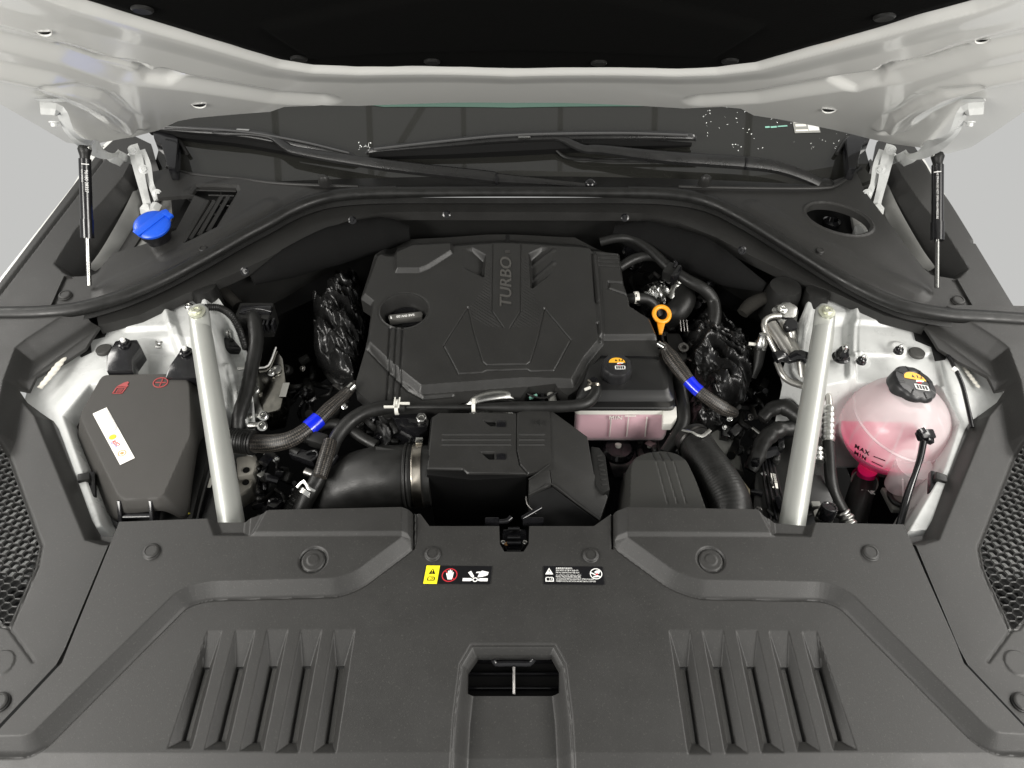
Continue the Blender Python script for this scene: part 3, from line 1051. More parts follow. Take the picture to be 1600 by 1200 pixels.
w2 = thing("warning_sticker", "black warning label with seven lines of small white text and a round burn symbol", "sticker", tuple(at(896, 912, 0, K)))
o, xd, yd = frame_on(850, 913, 944, 914, .0005)
W = (at(944, 913, 0, K) - at(850, 912, 0, K)).length
slab("sticker_base", [(0, 0), (W, 0), (W - .001, H), (-.0005, H)], o, xd, yd, .0003, BPR, w2)
u = W / 95.0
slab("warning_triangle", [(a * u, b * u) for a, b in tri(8.5, 21, 6.3)], o, xd, yd, .0002, WPR, w2, .0004)
join_slabs("exclamation_mark", [[(8.1 * u, 20 * u), (8.9 * u, 20 * u), (9.3 * u, 24 * u), (7.7 * u, 24 * u)], [(8 * u, 17.3 * u), (9 * u, 17.3 * u), (9 * u, 18.6 * u), (8 * u, 18.6 * u)]], o, xd, yd, .0002, BPR, w2, .0007)
book(9 * u, 8 * u, .95 * u, WPR, BPR, w2, o, xd, yd, .0004)
rows = ["金属表面可能很烫。", "금속 표면이 뜨거울 수 있습니다", "METAL SURFACE MAY BE HOT.", "قد يكون السطح المعدني ساخنا", "METALL TEILE KÖNNEN HEISS SEIN.", "LA SURFACE METALLIQUE PEUT ETRE CHAUDE.", "ПОВЕРХНОСТЬ МЕТАЛЛА МОЖЕТ БЫТЬ ГОРЯЧЕЙ."]
for i, s in enumerate(rows):
    ww = [27, 36, 38, 40, 40, 60, 63][i]
    t = text("text_line", s, o + xd * (19 * u) + yd * ((26.5 - 3.6 * i) * u), xd, yd, 3.0 * u, WPR, w2, ext=.0001, align='LEFT')
    me = t.data
    co = np.array([v.co[:] for v in me.vertices])
    if len(co):
        base = np.array(o + xd * (19 * u)) - np.array(ORG_OF[t])
        q = (co - base) @ np.array(xd)
        sc = ww * u / max(q.max(), 1e-6)
        co = co + np.outer(q * (sc - 1), np.array(xd)) + np.array(Vector((0, -K, 1)).normalized()) * .0006
        me.vertices.foreach_set("co", co.ravel())
        me.update()
join_slabs("burn_symbol", annulus(83 * u, 18 * u, 9.8 * u, 9.2 * u, 1.3 * u) + [[(a * u, b * u) for a, b in q] for q in (
    [(74.5, 19), (75.5, 20.5), (90, 13.5), (89, 12)], [(80, 21), (84, 23.5), (90, 24), (88, 18.5), (83, 18.5)], [(78, 12), (86, 12.5), (84, 14.5), (79, 14)])], o, xd, yd, .0002, WPR, w2, .0004)
slab("burn_hand", [(a * u, b * u) for a, b in [(81.5, 17), (85, 19), (86.5, 17), (84, 15)]], o, xd, yd, .0002, RPR, w2, .0007)

# ================================================================= side covers with hexagon mesh
def hexmesh(name, poly, z0, m, parent, w=.0080, h=.0056, wall=.0011, deep=.006):
    P = np.array(poly)
    x0, y0 = P.min(0)
    x1, y1 = P.max(0)
    V, F = [], []
    for i in range(int((x1 - x0) / (1.5 * w)) + 3):
        for j in range(int((y1 - y0) / (2 * h)) + 3):
            cx, cy = x0 + 1.5 * w * i, y0 + 2 * h * j + (h if i % 2 else 0)
            if sdpoly(np.array([cx]), np.array([cy]), poly)[0] > 0.006:
                continue
            o6 = [(w, 0), (w / 2, h), (-w / 2, h), (-w, 0), (-w / 2, -h), (w / 2, -h)]
            s = 1 - wall / h
            b0 = len(V)
            for q, dz in ((1, 0), (s, .0006), (s, -deep)):
                for a, b in o6:
                    V.append((cx + a * q, cy + b * q, z0 + K * (cy + b * q) + dz))
            for t in range(6):
                u_ = (t + 1) % 6
                F.append((b0 + t, b0 + u_, b0 + 6 + u_, b0 + 6 + t))
                F.append((b0 + 6 + t, b0 + 6 + u_, b0 + 12 + u_, b0 + 12 + t))
    return mk(name, V, F, m, parent, 0)


def side_cover(name, label, outl, high, low, grille, lines, marks, clips, mirror):
    t = thing(name, label, "side cover", tuple(at(*outl[2], 0, K)), "plastic covers over both front wings")
    mm = M if mirror else (lambda p: p)
    O, H_, L_, G = XY(mm(outl), 0, K), XY(mm(high), 0, K), XY(mm(low), 0, K), XY(mm(grille), 0, K)
    ls = [XY(mm(l), 0, K) for l in lines]
    mks = [tuple(at(*mm([m_])[0], 0, K))[:2] for m_ in marks]

    def f(X, Y):
        z = K * Y - .004
        z = z + 0.030 * (1 - S(sdpoly(X, Y, H_), .020))
        z = z - 0.024 * S(sdpoly(X, Y, L_), .017)
        dg = sdpoly(X, Y, G)
        z = z - 0.0015 * np.exp(-((dg - .0035) / .0012) ** 2)
        for l in ls:
            z = z - 0.002 * np.exp(-(dline(X, Y, l) / .0016) ** 2)
        for cx, cy in mks:
            d = np.sqrt((X - cx) ** 2 + (Y - cy) ** 2)
            z = z + 0.0015 * (1 - S(d - .016, .0015))
        return z
    hfield("cover_panel", f, O, 0.0016, PL, t, holes=[G], thick=.006, smooth=24)
    hexmesh("hexagon_mesh", G, -.0065, PL3, t)
    for c in clips:
        p = mm([c])[0]
        clip(t, p[0], p[1], -.003)
    return t


outl = [(-60, 497), (60, 494), (128, 494), (154, 508), (128, 534), (97, 556), (54, 584), (30, 610), (38, 622), (72, 640), (80, 652), (132, 796), (146, 821), (178, 824), (99, 1012), (86, 1036), (-4, 1131), (-80, 1215), (-120, 1215), (-120, 600)]
side_cover("side_cover", "dark plastic wing cover with hexagon mesh beside the black lidded box", outl,
           [(-120, 480), (150, 480), (126, 497), (50, 547), (34, 560), (16, 610), (2, 690), (-30, 760), (-120, 800)],
           [(-130, 480), (154, 470), (154, 508), (30, 600), (30, 622), (52, 648), (131, 842), (158, 850), (400, 850), (400, 1300), (-130, 1300)],
           [(-60, 640), (4, 700), (10, 712), (60, 852), (54, 884), (12, 976), (4, 974), (-60, 900)],
           [[(-40, 950), (8, 974), (50, 1032)]], [(0, 1034)], [(95, 503), (0, 1097)], False)
side_cover("side_cover", "dark plastic wing cover with hexagon mesh beside the pink coolant tank", outl,
           [(-120, 480), (150, 480), (126, 497), (50, 547), (34, 560), (16, 610), (2, 690), (-30, 760), (-120, 800)],
           [(-130, 480), (154, 470), (154, 508), (30, 600), (30, 622), (52, 648), (131, 842), (158, 850), (400, 850), (400, 1300), (-130, 1300)],
           [(-60, 640), (4, 700), (10, 712), (66, 856), (60, 888), (18, 980), (10, 978), (-60, 900)],
           [[(-40, 950), (14, 978), (54, 1032)]], [(8, 1034)], [(95, 508), (4, 1097)], True)

# ================================================================= dark covers outside the cowl, with the channel for the gas spring
def wing_trim(label, outl, chan, lines, cell=.002):
    t = thing("wing_trim", label, "wing trim", tuple(at(*outl[0], 0, K)), "trim along both wings beside the bonnet hinges")
    O, C, ls = XY(outl, .02, K), XY(chan, .02, K), [XY(l, .02, K) for l in lines]

    def f(X, Y):
        z = .02 + K * Y - 0.05 * S(-sdpoly(X, Y, C), .03)
        for i, l in enumerate(ls):
            z = z - 0.004 * np.exp(-(dline(X, Y, l) / .003) ** 2)
        return z
    hfield("trim_panel", f, O, cell, PL, t, thick=.01, smooth=24)
    return t


wing_trim("dark wing trim panel with sunken channel beside the blue filler cap",
          [(-90, 548), (-40, 490), (0, 441), (113, 292), (148, 246), (180, 216), (205, 210), (236, 225), (246, 262), (220, 318), (168, 392), (140, 431), (100, 431), (78, 480), (-40, 486), (-60, 520)],
          [(84, 412), (118, 358), (160, 314), (192, 276), (205, 250), (262, 250), (262, 380), (140, 450), (98, 426)],
          [[(-40, 508), (0, 458), (118, 306), (160, 250)]])
wing_trim("dark wing trim panel with sunken channel beside the open oval cowl hole",
          [(1680, 628), (1600, 505), (1448, 256), (1424, 222), (1395, 205), (1370, 222), (1362, 262), (1378, 300), (1424, 378), (1455, 430), (1496, 436), (1520, 478), (1600, 486), (1660, 500)],
          [(1514, 420), (1480, 366), (1440, 318), (1412, 278), (1395, 250), (1340, 250), (1340, 380), (1450, 450), (1500, 434)],
          [[(1640, 545), (1600, 478), (1478, 302), (1440, 246)], [(1522, 378), (1542, 378)]])

# ================================================================= cowl: two side pieces, middle, weatherstrip
SEALL = [(-70, 486), (0, 484), (60, 483), (120, 477), (180, 461), (220, 446), (260, 428), (300, 407), (340, 385), (380, 362), (420, 341), (450, 324), (480, 311), (515, 301), (560, 296), (620, 294)]
SEALR = [(980, 294), (1040, 296), (1085, 302), (1120, 313), (1150, 328), (1180, 345), (1220, 370), (1260, 395), (1300, 420), (1340, 442), (1380, 461), (1420, 475), (1480, 486), (1540, 490), (1600, 494), (1670, 499)]
VENT = [(307, 290), (369, 294), (371, 300), (338, 356), (289, 379), (327, 313), (300, 303)]
cl = thing("cowl_side_panel", "grey cowl panel with slatted air vent next to the blue cap", "cowl panel", tuple(at(300, 380, .015, K)), "side pieces of the cowl")
lo = [(78, 480)] + [(x, y + 6) for x, y in SEALL if 100 < x < 620]
cl_out = [(104, 433), (141, 431), (153, 426), (162, 412), (176, 396), (224, 382), (276, 362), (304, 309), (282, 306), (246, 309), (238, 268), (262, 264), (300, 274), (370, 281), (440, 288), (620, 292)] + list(reversed(lo))
VH = XY(VENT, .015, K)


def clf(X, Y):
    z = .015 + K * Y
    e = XY([(300, 300), (290, 325), (250, 380), (262, 400), (420, 330), (480, 290), (370, 281)], .015, K)
    z = z + .004 * (1 - S(sdpoly(X, Y, e), .02))
    dv = sdpoly(X, Y, VH)
    z = z - .004 * (1 - S(dv, .006))
    z = z + .004 * (1 - S(dline(X, Y, XY([(170, 455), (300, 395), (420, 325)], .015, K)) - .01, .02))
    return z


hfield("cowl_sheet", clf, XY(cl_out, .015, K), .002, PL, cl, holes=[VH], thick=.008, smooth=24)
box("vent_backing", at(332, 332, -.03, K), (.14, .12, .004), DARK, cl, bevel=0)
for a, b, w_ in (((303, 297), (369, 299), .0024), ((326, 305), (366, 306), .0024), ((334, 314), (296, 374), .0050), ((346, 306), (311, 367), .0046), ((357, 306), (325, 361), .0046)):
    A, B = at(a[0], a[1], .009, K), at(b[0], b[1], .009, K)
    sweep("vent_slat", [A, B], w_, PL, cl, seg=4, square=True, flat=.7, up=(0, 0, 1), sm=10)
for a, b in (((312, 337), (344, 334)), ((322, 318), (360, 322)), ((345, 293), (345, 304))):
    A, B = at(a[0], a[1], .006, K), at(b[0], b[1], .006, K)
    sweep("vent_slat", [A, B], .0012, PL, cl, seg=4, square=True, up=(0, 0, 1), sm=10)
clip(cl, 102, 462, .016, .011)
clip(cl, 318, 390, .016, .008)

cr = thing("cowl_side_panel", "grey cowl panel with an open oval service hole", "cowl panel", tuple(at(1300, 380, .015, K)), "side pieces of the cowl")
ro = [(x, y + 6) for x, y in SEALR if 1000 < x < 1540]
cr_out = [(1498, 437), (1456, 430), (1444, 420), (1420, 390), (1400, 362), (1352, 300), (1338, 268), (1330, 272), (1280, 290), (1150, 293), (985, 292)] + ro[:-1] + [(1518, 486)]
ELL = circ(1310, 342, 50, 22, 40)
c0 = at(1310, 342, .015, K)
EH = [(c0.x + math.cos(a) * .061 - math.sin(a) * .006, c0.y + math.sin(a) * .036 - math.cos(a) * .026) for a in [2 * math.pi * i / 40 for i in range(40)]]
EH = XY([(1310 + 50 * math.cos(a) + 3 * math.sin(a), 342 + 21 * math.sin(a) + 11 * math.cos(a)) for a in [2 * math.pi * i / 40 for i in range(40)]], .015, K)


def crf(X, Y):
    d = sdpoly(X, Y, EH)
    return .015 + K * Y + .003 * (1 - S(np.abs(d - .005), .004)) + .004 * (1 - S(dline(X, Y, XY([(1430, 455), (1300, 395), (1180, 325)], .015, K)) - .01, .02))


hfield("cowl_sheet", crf, XY(cr_out, .015, K), .002, PL, cr, holes=[EH], thick=.014, smooth=24)
clip(cr, 1497, 470, .016, .011)
clip(cr, 1281, 393, .016, .008)
box("service_pocket", at(1310, 345, -.05, K), (.15, .12, .004), DARK, cr, bevel=0)
lathe("pocket_boss", [(.018, -.02), (.018, .0), (.012, .004), (.012, -.004)], at(1300, 345, -.035, K), PLG, cr, 22)
pxprism("body_corner", [(1336, 352), (1345, 350), (1352, 360), (1362, 356), (1360, 374), (1338, 374)], -.02, .02, WHP, cr, k=K, bevel=.002)

cc = thing("cowl_centre_panel", "dark cowl panel at the foot of the windscreen under the wipers", "cowl panel", tuple(at(800, 290, .02, K)))


def ccf(X, Y):
    yy = at(800, 292, .018, K).y
    return .016 + K * yy + (np.asarray(Y) - yy) * .06 - .05 * X ** 2 + .004 * S(Y - yy - .045, .02)


hfield("panel_sheet", ccf, XY([(250, 262), (262, 210), (300, 236), (430, 258), (700, 262), (1170, 263), (1280, 246), (1330, 214), (1340, 262), (1300, 300), (300, 300)], .018, K), .004, PL3, cc, thick=.01)
hose("panel_bead", [(262, 262, .102), (300, 272, .102), (370, 279, .103), (440, 287, .104), (560, 292, .104)], .0035, PL, cc)
hose("panel_bead", [(1345, 262, .102), (1310, 288, .102), (1280, 294, .103), (1180, 294, .104), (1060, 292, .104)], .0035, PL, cc)
# upright corner walls by the bonnet hinges
for s in (1, -1):
    xx = lambda v: v if s == 1 else 1600 - v
    pxprism("corner_wall", [(xx(238), 204), (xx(262), 204), (xx(278), 216), (xx(274), 262), (xx(262), 262), (xx(252), 225), (xx(240), 215)], .045, .03, PLG, cc, k=K, bevel=.003)
    hose("corner_rim", [(xx(262), 262, .115), (xx(264), 222, .125), (xx(276), 215, .13), (xx(292), 240, .12)], .004, PL, cc)
for px in (508, 1100):
    c = at(px, 287, .115)
    lathe("washer_nozzle", [(.014, 0), (.012, .012), (.0105, .020), (.006, .024), (.002, .0245)], c, PL2, cc, 20, (0, -.35, 1), wob=lambda a, i: 1 - .25 * abs(math.sin(a)))
    box("nozzle_tip", c + Vector((0, -.008, .018)), (.010, .008, .006), PLG, cc, bevel=.002)

ws = thing("weatherstrip", "long black rubber seal arching across the bay under the windscreen", "rubber seal", tuple(at(800, 296, .02, K)))


def seal_run(pts, dy, z0):
    return [at(x, y + dy, z0, K) for x, y in pts]


full = SEALL + [(800, 294)] + SEALR
sweep("seal_tube", seal_run(SEALL, 6, .024), .0135, RUB, ws, flat=.9, seg=18)
sweep("seal_tube", seal_run(SEALR, 6, .024), .0135, RUB, ws, flat=.9, seg=18)
sweep("seal_tube", seal_run([(560, 296), (620, 294), (800, 293), (980, 294), (1000, 294)], 6, .025), .0125, RUB, ws, flat=.8, seg=18)
lowr = lambda pts, f: [(x, y + f(x)) for x, y in pts]
lf = lambda x: 15 if 560 < x < 1040 else 17
sweep("seal_lip", seal_run(full, 20, .004), .009, PL3, ws, flat=.9, seg=4, square=True, up=(0, 0, 1), sm=15)

LWp = [(154, 509), (218, 492), (297, 456), (360, 430), (420, 402), (480, 370), (543, 345), (597, 332), (649, 331)]
lipup = [(150, 490), (218, 466), (297, 428), (360, 394), (420, 362), (480, 330), (543, 313), (597, 311), (649, 311)]
LWp = LWp + [(1600 - x, y + 1) for x, y in reversed(LWp)]
lipup = lipup + [(1600 - x, y + 1) for x, y in reversed(lipup)]
lip = thing("cowl_lip", "black curved flange carrying the rubber seal above the engine", "cowl flange", tuple(at(800, 325, 0, K)))
hfield("flange_sheet", plane(-.004), XY(lipup + list(reversed(LWp)), -.004, K), .003, PL2, lip, thick=.02)
def Hp(px, py, dz=0.0):
    """point on the bonnet's underside"""
    c = hit(px, py, hood_f)
    return c + Vector((0, -dz * .6, -dz))


# sheet and dark pocket below the hinges
for s in (0, 1):
    mm = M if s else (lambda p: p)
    hfield("hinge_pocket", lambda X, Y: -.035 + K * Y - .1 * np.maximum(0, .60 - np.abs(X)), XY(mm([(150, 440), (160, 400), (205, 300), (238, 245), (262, 262), (268, 330), (262, 368), (215, 400), (160, 455)]), -.03, K), .006,
           mat("grey_sealed_metal", (0.20, 0.20, 0.19), .4, var=.2, vscale=20), car, thick=.01)
    hose("pocket_flange", [(mm([(x, y)])[0][0], y, z) for x, y, z in ((150, 425, .03), (172, 394, .045), (205, 335, .06), (228, 285, .07))], .016, mat("pale_wing_metal", (.22, .22, .21), .35, var=.1), car, flat=.12, up=((-1 if s else 1) * .75, -.1, .6))

# ================================================================= bonnet hinges and gas springs
for s in (0, 1):
    fx = (lambda x: 1600 - x) if s else (lambda x: x)
    sg = 1 if s else -1
    t = bpy.data.objects.new("bonnet_hinge", None)
    COL.objects.link(t)
    t.parent = car
    ORG_OF[t] = ORG_OF[car]
    P = [Hp(fx(60), 152, .014), Hp(fx(90), 153, .018), Hp(fx(104), 166, .036), Hp(fx(128), 180, .042), Hp(fx(150), 190, .044), Hp(fx(172), 202, .042), Hp(fx(198), 220, .036), at(fx(214), 236, .155)]
    sweep("bonnet_bracket", P, [.010, .010, .011, .014, .015, .015, .014, .013], WHP, t, seg=4, square=True, flat=.16, up=(sg * -.15, -.75, .6), sm=15)
    sweep("bracket_foot", [Hp(fx(60), 151, .004), Hp(fx(96), 152, .004)], .010, WHP, t, seg=4, square=True, flat=.25, up=(0, -.6, -.8), sm=15)
    sweep("hinge_link", [at(fx(207), 228, .165), at(fx(214), 250, .15), at(fx(220), 280, .115), at(fx(228), 312, .07), at(fx(234), 338, .045)], [.012, .013, .010, .0085, .009], WHP, t, seg=4, square=True, flat=.3, up=(0, -.75, .6), sm=15)
    sweep("hinge_link", [at(fx(220), 236, .158), at(fx(230), 258, .138), at(fx(236), 288, .1), at(fx(246), 312, .08)], [.010, .008, .006, .008], WHP, t, seg=4, square=True, flat=.4, up=(0, -.75, .6), sm=15)
    sweep("hinge_base", [at(fx(222), 326, .06), at(fx(236), 330, .062), at(fx(246), 318, .068)], [.012, .013, .010], WHP, t, seg=4, square=True, flat=.5, up=(0, -.75, .6), sm=15)
    for q in ((209, 232, .174), (247, 300, .095), (226, 262, .148)):
        bolt("hinge_pivot", at(fx(q[0]), q[1], q[2]) + Vector((0, -.006, .0)), (-sg * .2, -.8, .5), .0062, .005, WHP, t)
    for q in (80, 152):
        bolt("bracket_bolt", Hp(fx(q), 162 if q < 100 else 204, .024), (0, -.5, -.85), .0055, .009, WHP, t)

    g = thing("gas_spring", ["black gas spring holding up the bonnet beside the blue filler cap", "black gas spring holding up the bonnet beside the oval cowl hole"][s], "gas spring", tuple(at(fx(139), 432, .10)), "gas springs of the bonnet")
    base, top = at(fx(139), 436, .03, K), Hp(fx(124), 174, .055)
    if s:
        base, top = at(1464, 440, .03, K), Hp(1473, 188, .055)
    D = (top - base)
    pt = lambda f: base + D * f
    sweep("piston_rod", [pt(-.05), pt(.36)], .0042, mat("rod_steel", (.28, .28, .27), .25, metal=1.0), g, seg=16)
    sweep("cylinder", [pt(.335), pt(.93)], .0105, PLG, g, seg=22)
    sweep("cylinder_collar", [pt(.325), pt(.47)], .0118, PLG, g, seg=22)
    sweep("end_socket", [pt(.93), pt(.95), pt(1.0), pt(1.03)], [.0085, .0085, .0118, .009], PL3, g, seg=18)
    lathe("ball_stud", [(.004, -.012), (.004, .006), (.007, .006), (.007, .009)], pt(1.0), STE, g, 14, (sg * .95, 0, -.3))
    n = (CAM - pt(.7)).normalized()
    xd = D.normalized()
    yv = n.cross(xd).normalized()
    nn = xd.cross(yv).normalized()
    if not s:
        text("printed_text", "96180 28327", pt(.76) + nn * .0106 - yv * .001, -xd, -yv, .0075, WPR, g, ext=.0001)
        text("printed_text", "GAS SPRING", pt(.80) + nn * .0103 + yv * .0055, -xd, -yv, .0040, WPR, g, ext=.0001)
        slab("printed_line", [(0, -.006), (.0015, -.006), (.0015, .006), (0, .006)], pt(.885) + nn * .0108, xd, yv, .0002, WPR, g)
    else:
        text("printed_text", "GAS SPRING DO NOT OPEN HIGH PRESSURE", pt(.68) + nn * .0107, -xd, -yv, .0045, WPR, g, ext=.0001)
        slab("printed_line", [(0, -.006), (.0015, -.006), (.0015, .006), (0, .006)], pt(.86) + nn * .0108, xd, yv, .0002, WPR, g)

# ================================================================= filler cap
fcp = thing("washer_filler_cap", "bright blue washer fluid cap on a black neck beside the cowl vent", "filler cap", tuple(at(240, 372, .0)))
c = at(238, 352, .055, K)
R_ = .033
ax = Vector((.05, -.25, 1)).normalized()
lathe("filler_neck", [(.024, -.09), (.024, -.02), (.030, -.018), (.030, -.004)], c, PLG, fcp, 32, ax)
lathe("cap", [(R_ * 1.0, -.003), (R_ * 1.04, 0), (R_ * 1.04, .003), (R_ * .98, .005), (R_ * .9, .0065), (R_ * .5, .007)], c, BLU, fcp, 40, ax, wob=lambda a, i: 1)
tx = Vector((.55, .8, 0)).normalized()
q = ax.cross(tx).normalized()
tx = q.cross(ax).normalized()
bmx = [c + ax * .0095 + tx * a + q * b for a, b in [(-.036, -.008), (-.036, .009), (.032, .007), (.040, .003), (.040, -.005), (.032, -.008)]]
prism("cap_tab", bmx, .004, BLU, fcp, bevel=.0012, down=-ax)
prism("cap_hinge", [c + ax * .010 + tx * (.034 + a) + q * b for a, b in [(-.006, -.02), (-.006, .0), (.004, .0), (.004, -.02)]], .006, BLU, fcp, bevel=.0012, down=-ax)

# ================================================================= wipers
def Wp(px, py, dz):
    c = hit(px, py, lambda X, Y: Ws(X, Y) + dz)
    return c


WIP = mat("wiper_black", (.010, .010, .010), .30, spec=.7, rvar=.05, vscale=30)
wa = thing("windscreen_wiper", "black wiper whose arm ends in a pivot near the middle of the cowl", "wiper", tuple(Wp(922, 288, .0)), "windscreen wipers")
sweep("wiper_arm", [Wp(322, 203, .03), Wp(345, 207, .034), Wp(390, 208, .038), Wp(425, 214, .040), Wp(445, 228, .036), Wp(470, 237, .034), Wp(600, 258, .036), Wp(760, 276, .034), Wp(778, 279, .034), Wp(860, 285, .030), Wp(925, 291, .026)],
      [.006, .007, .0075, .008, .009, .010, .013, .0135, .012, .007, .006], WIP, wa, seg=8, flat=.55, up=(0, -.6, .8), sm=35)
sweep("arm_joint_gap", [Wp(774, 280, .0375), Wp(777.5, 280, .0375)], .0125, BPR, wa, seg=8, flat=.55, up=(0, -.6, .8))
sweep("wiper_blade", [Wp(236, 200, .02), Wp(300, 204, .026), Wp(380, 210, .03), Wp(470, 226, .028), Wp(540, 241, .022), Wp(556, 246, .018)], [.004, .009, .011, .011, .009, .003], WIP, wa, seg=8, flat=.8, up=(0, -.6, .8))
sweep("rubber_edge", [Wp(236, 206, .006), Wp(300, 214, .008), Wp(380, 222, .008), Wp(470, 238, .008), Wp(550, 249, .006)], [.006, .010, .012, .010, .004], DARK, wa, seg=6, flat=1.6, up=(0, -.5, .85))
box("blade_clip", Wp(380, 204, .04), (.028, .006, .006), STE, wa, rot=(0, 0, -.12), bevel=.001)
lathe("pivot_cap", [(.014, -.012), (.0135, .004), (.011, .010), (.006, .0135), (.001, .0145)], Wp(922, 289, .022), PLG, wa, 24, (0, -.4, 1))
wb = thing("windscreen_wiper", "black wiper with a long upper blade and pivot beside the oval cowl hole", "wiper", tuple(Wp(1290, 292, .0)), "windscreen wipers")
sweep("wiper_arm", [Wp(842, 214, .034), Wp(862, 213, .038), Wp(880, 217, .04), Wp(897, 226, .038), Wp(915, 233, .035), Wp(940, 234, .035), Wp(1040, 246, .038), Wp(1165, 255, .036), Wp(1215, 262, .034), Wp(1255, 275, .030), Wp(1290, 291, .024)],
      [.007, .0075, .008, .0085, .0095, .011, .0145, .015, .014, .013, .011], WIP, wb, seg=8, flat=.6, up=(0, -.6, .8), sm=35)
sweep("arm_joint_gap", [Wp(1164, 255, .0395), Wp(1167, 255.3, .0395)], .0145, BPR, wb, seg=8, flat=.6, up=(0, -.6, .8))
sweep("wiper_blade", [Wp(572, 240, .016), Wp(590, 234, .022), Wp(700, 224, .03), Wp(805, 215, .034), Wp(960, 212, .034), Wp(1070, 213, .03), Wp(1088, 219, .024)], [.003, .008, .012, .013, .012, .010, .003], WIP, wb, seg=8, flat=.7, up=(0, -.6, .8))
sweep("rubber_edge", [Wp(578, 244, .006), Wp(700, 238, .010), Wp(805, 232, .012), Wp(960, 226, .010), Wp(1080, 226, .008)], [.006, .012, .014, .012, .004], DARK, wb, seg=6, flat=1.6, up=(0, -.5, .85))
box("blade_clip", Wp(819, 214, .045), (.026, .008, .006), STE, wb, rot=(0, 0, .05), bevel=.001)
sweep("washer_tube", [Wp(868, 233, .012), Wp(885, 246, .01), Wp(920, 249, .01), Wp(950, 251, .01), Wp(1090, 252, .01)], .0035, RUB, wb, seg=8)
lathe("pivot_cap", [(.020, -.025), (.019, .004), (.015, .010), (.008, .014), (.001, .015)], Wp(1290, 292, .022), PL3, wb, 26, (0, -.5, 1))

HILITE = mat("painted_wiper_highlight", (.07, .07, .07), .3, spec=.6)  # lighter grey stands in for the highlight along each blade's top
sweep("blade_highlight_strip", [Wp(250, 198, .034), Wp(300, 201, .040), Wp(380, 206, .044), Wp(470, 221, .042), Wp(545, 239, .032)], .0022, HILITE, wa, seg=6)
sweep("blade_highlight_strip", [Wp(585, 233, .034), Wp(700, 220, .044), Wp(805, 211, .050), Wp(960, 208, .049), Wp(1075, 211, .042)], .0026, HILITE, wb, seg=6)
# water drops and sticker on the glass
ds = thing("windscreen_sticker", "grey and white sticker inside the glass corner under the bonnet edge", "sticker", tuple(Wp(1262, 195, .001)))
o = Wp(1242, 208, .0015)
xd = (Wp(1282, 207, .0015) - o).normalized()
yd = (Wp(1236, 182, .0015) - o).normalized()
wdt, hgt = (Wp(1282, 207, .0015) - o).length, (Wp(1236, 182, .0015) - o).length
yd = (yd - xd * yd.dot(xd) * .8).normalized()
slab("sticker_base", [(0, 0), (wdt, 0), (wdt, hgt), (0, hgt)], o, xd, yd, .0002, GRY, ds)
slab("blank_patch", [(wdt * .56, hgt * .12), (wdt * .97, hgt * .12), (wdt * .97, hgt * .9), (wdt * .56, hgt * .9)], o, xd, yd, .0002, WPR, ds, .0004)
join_slabs("text_bar", [[(wdt * a, hgt * b), (wdt * c_, hgt * b), (wdt * c_, hgt * d), (wdt * a, hgt * d)] for a, b, c_, d in ((.05, .78, .5, .9), (.05, .62, .5, .7), (.08, .38, .5, .52), (.05, .1, .54, .2))], o, xd, yd, .0002, LBL, ds, .0004)
g2 = thing("windscreen_marking", "small green printed line on the glass near the sticker", "marking", tuple(Wp(1215, 198, .001)))
o = Wp(1196, 200, .0012)
xd = (Wp(1236, 197, .0012) - o).normalized()
n = Vector((0, -.45, .9)).normalized()
join_slabs("printed_line", [[(a, b), (c_, b), (c_, d), (a, d)] for a, b, c_, d in ((0, 0, .010, .004), (.012, -.001, .026, .003), (.028, 0, .05, .003))], o, xd, n.cross(xd), .0002, GPR, g2)
rng = random.Random(4)
V, F = [], []
drops = [(rng.uniform(1095, 1330), rng.uniform(160, 235)) for _ in range(95)] + [(rng.uniform(560, 580), rng.uniform(222, 236)) for _ in range(14)]
for px, py in drops:
    if 1236 < px < 1290 and 178 < py < 212:
        continue
    c = Wp(px, py, .0)
    r = rng.uniform(.0005, .0014)
    b0 = len(V)
    for i, (k_, h) in enumerate(((1, 0), (.75, .5), (.35, .75))):
        for j in range(7):
            a = 2 * math.pi * j / 7
            V.append(c + Vector((r * k_ * math.cos(a), r * k_ * math.sin(a) * .9, r * k_ * math.sin(a) * .45 + r * h)))
    for i in range(2):
        for j in range(7):
            F.append((b0 + i * 7 + j, b0 + i * 7 + (j + 1) % 7, b0 + (i + 1) * 7 + (j + 1) % 7, b0 + (i + 1) * 7 + j))
    F.append(tuple(b0 + 14 + j for j in range(7)))
DROP = mat("water_drop", (0.6, 0.61, 0.6), 0.05, metal=1.0)
dr = mk("water_drops", V, F, DROP, None, 60)
tag(dr, "water drops scattered over the windscreen glass near the sticker", None, None, "stuff")

# ================================================================= strut braces
for s in (0, 1):
    fx = (lambda x: 1600 - x) if s else (lambda x: x)
    t = thing("strut_brace", ["silver tubular brace beside the black box with red symbols", "silver tubular brace beside the pink coolant tank"][s], "brace", tuple(at(fx(312), 500, .02)), "silver braces from the towers to the front")
    a, b = at(fx(314), 520, .012, K), at(fx(364), 830, -.030, K)
    e = at(fx(311), 492, .010, K)
    d = (b - a).normalized()
    sweep("brace_tube", [a - d * .006, a + d * .02, a + d * .06, a.lerp(b, .5), b + d * .05], [.0185, .019, .0187, .0192, .0195], SIL, t, seg=32, flat=.92)
    sweep("flattened_end", [e - d * .022, e - d * .010, e + d * .005, a + d * .012], [.011, .0175, .0185, .0185], SIL, t, seg=24, flat=.42, up=(0, -.1, 1))
    bolt("brace_bolt", e + Vector((0, -.002, .008)), (0, -.15, 1), .0085, .009, mat("zinc_yellow_bolt", (.55, .56, .46), .35, metal=.8), t, washer=1.75)

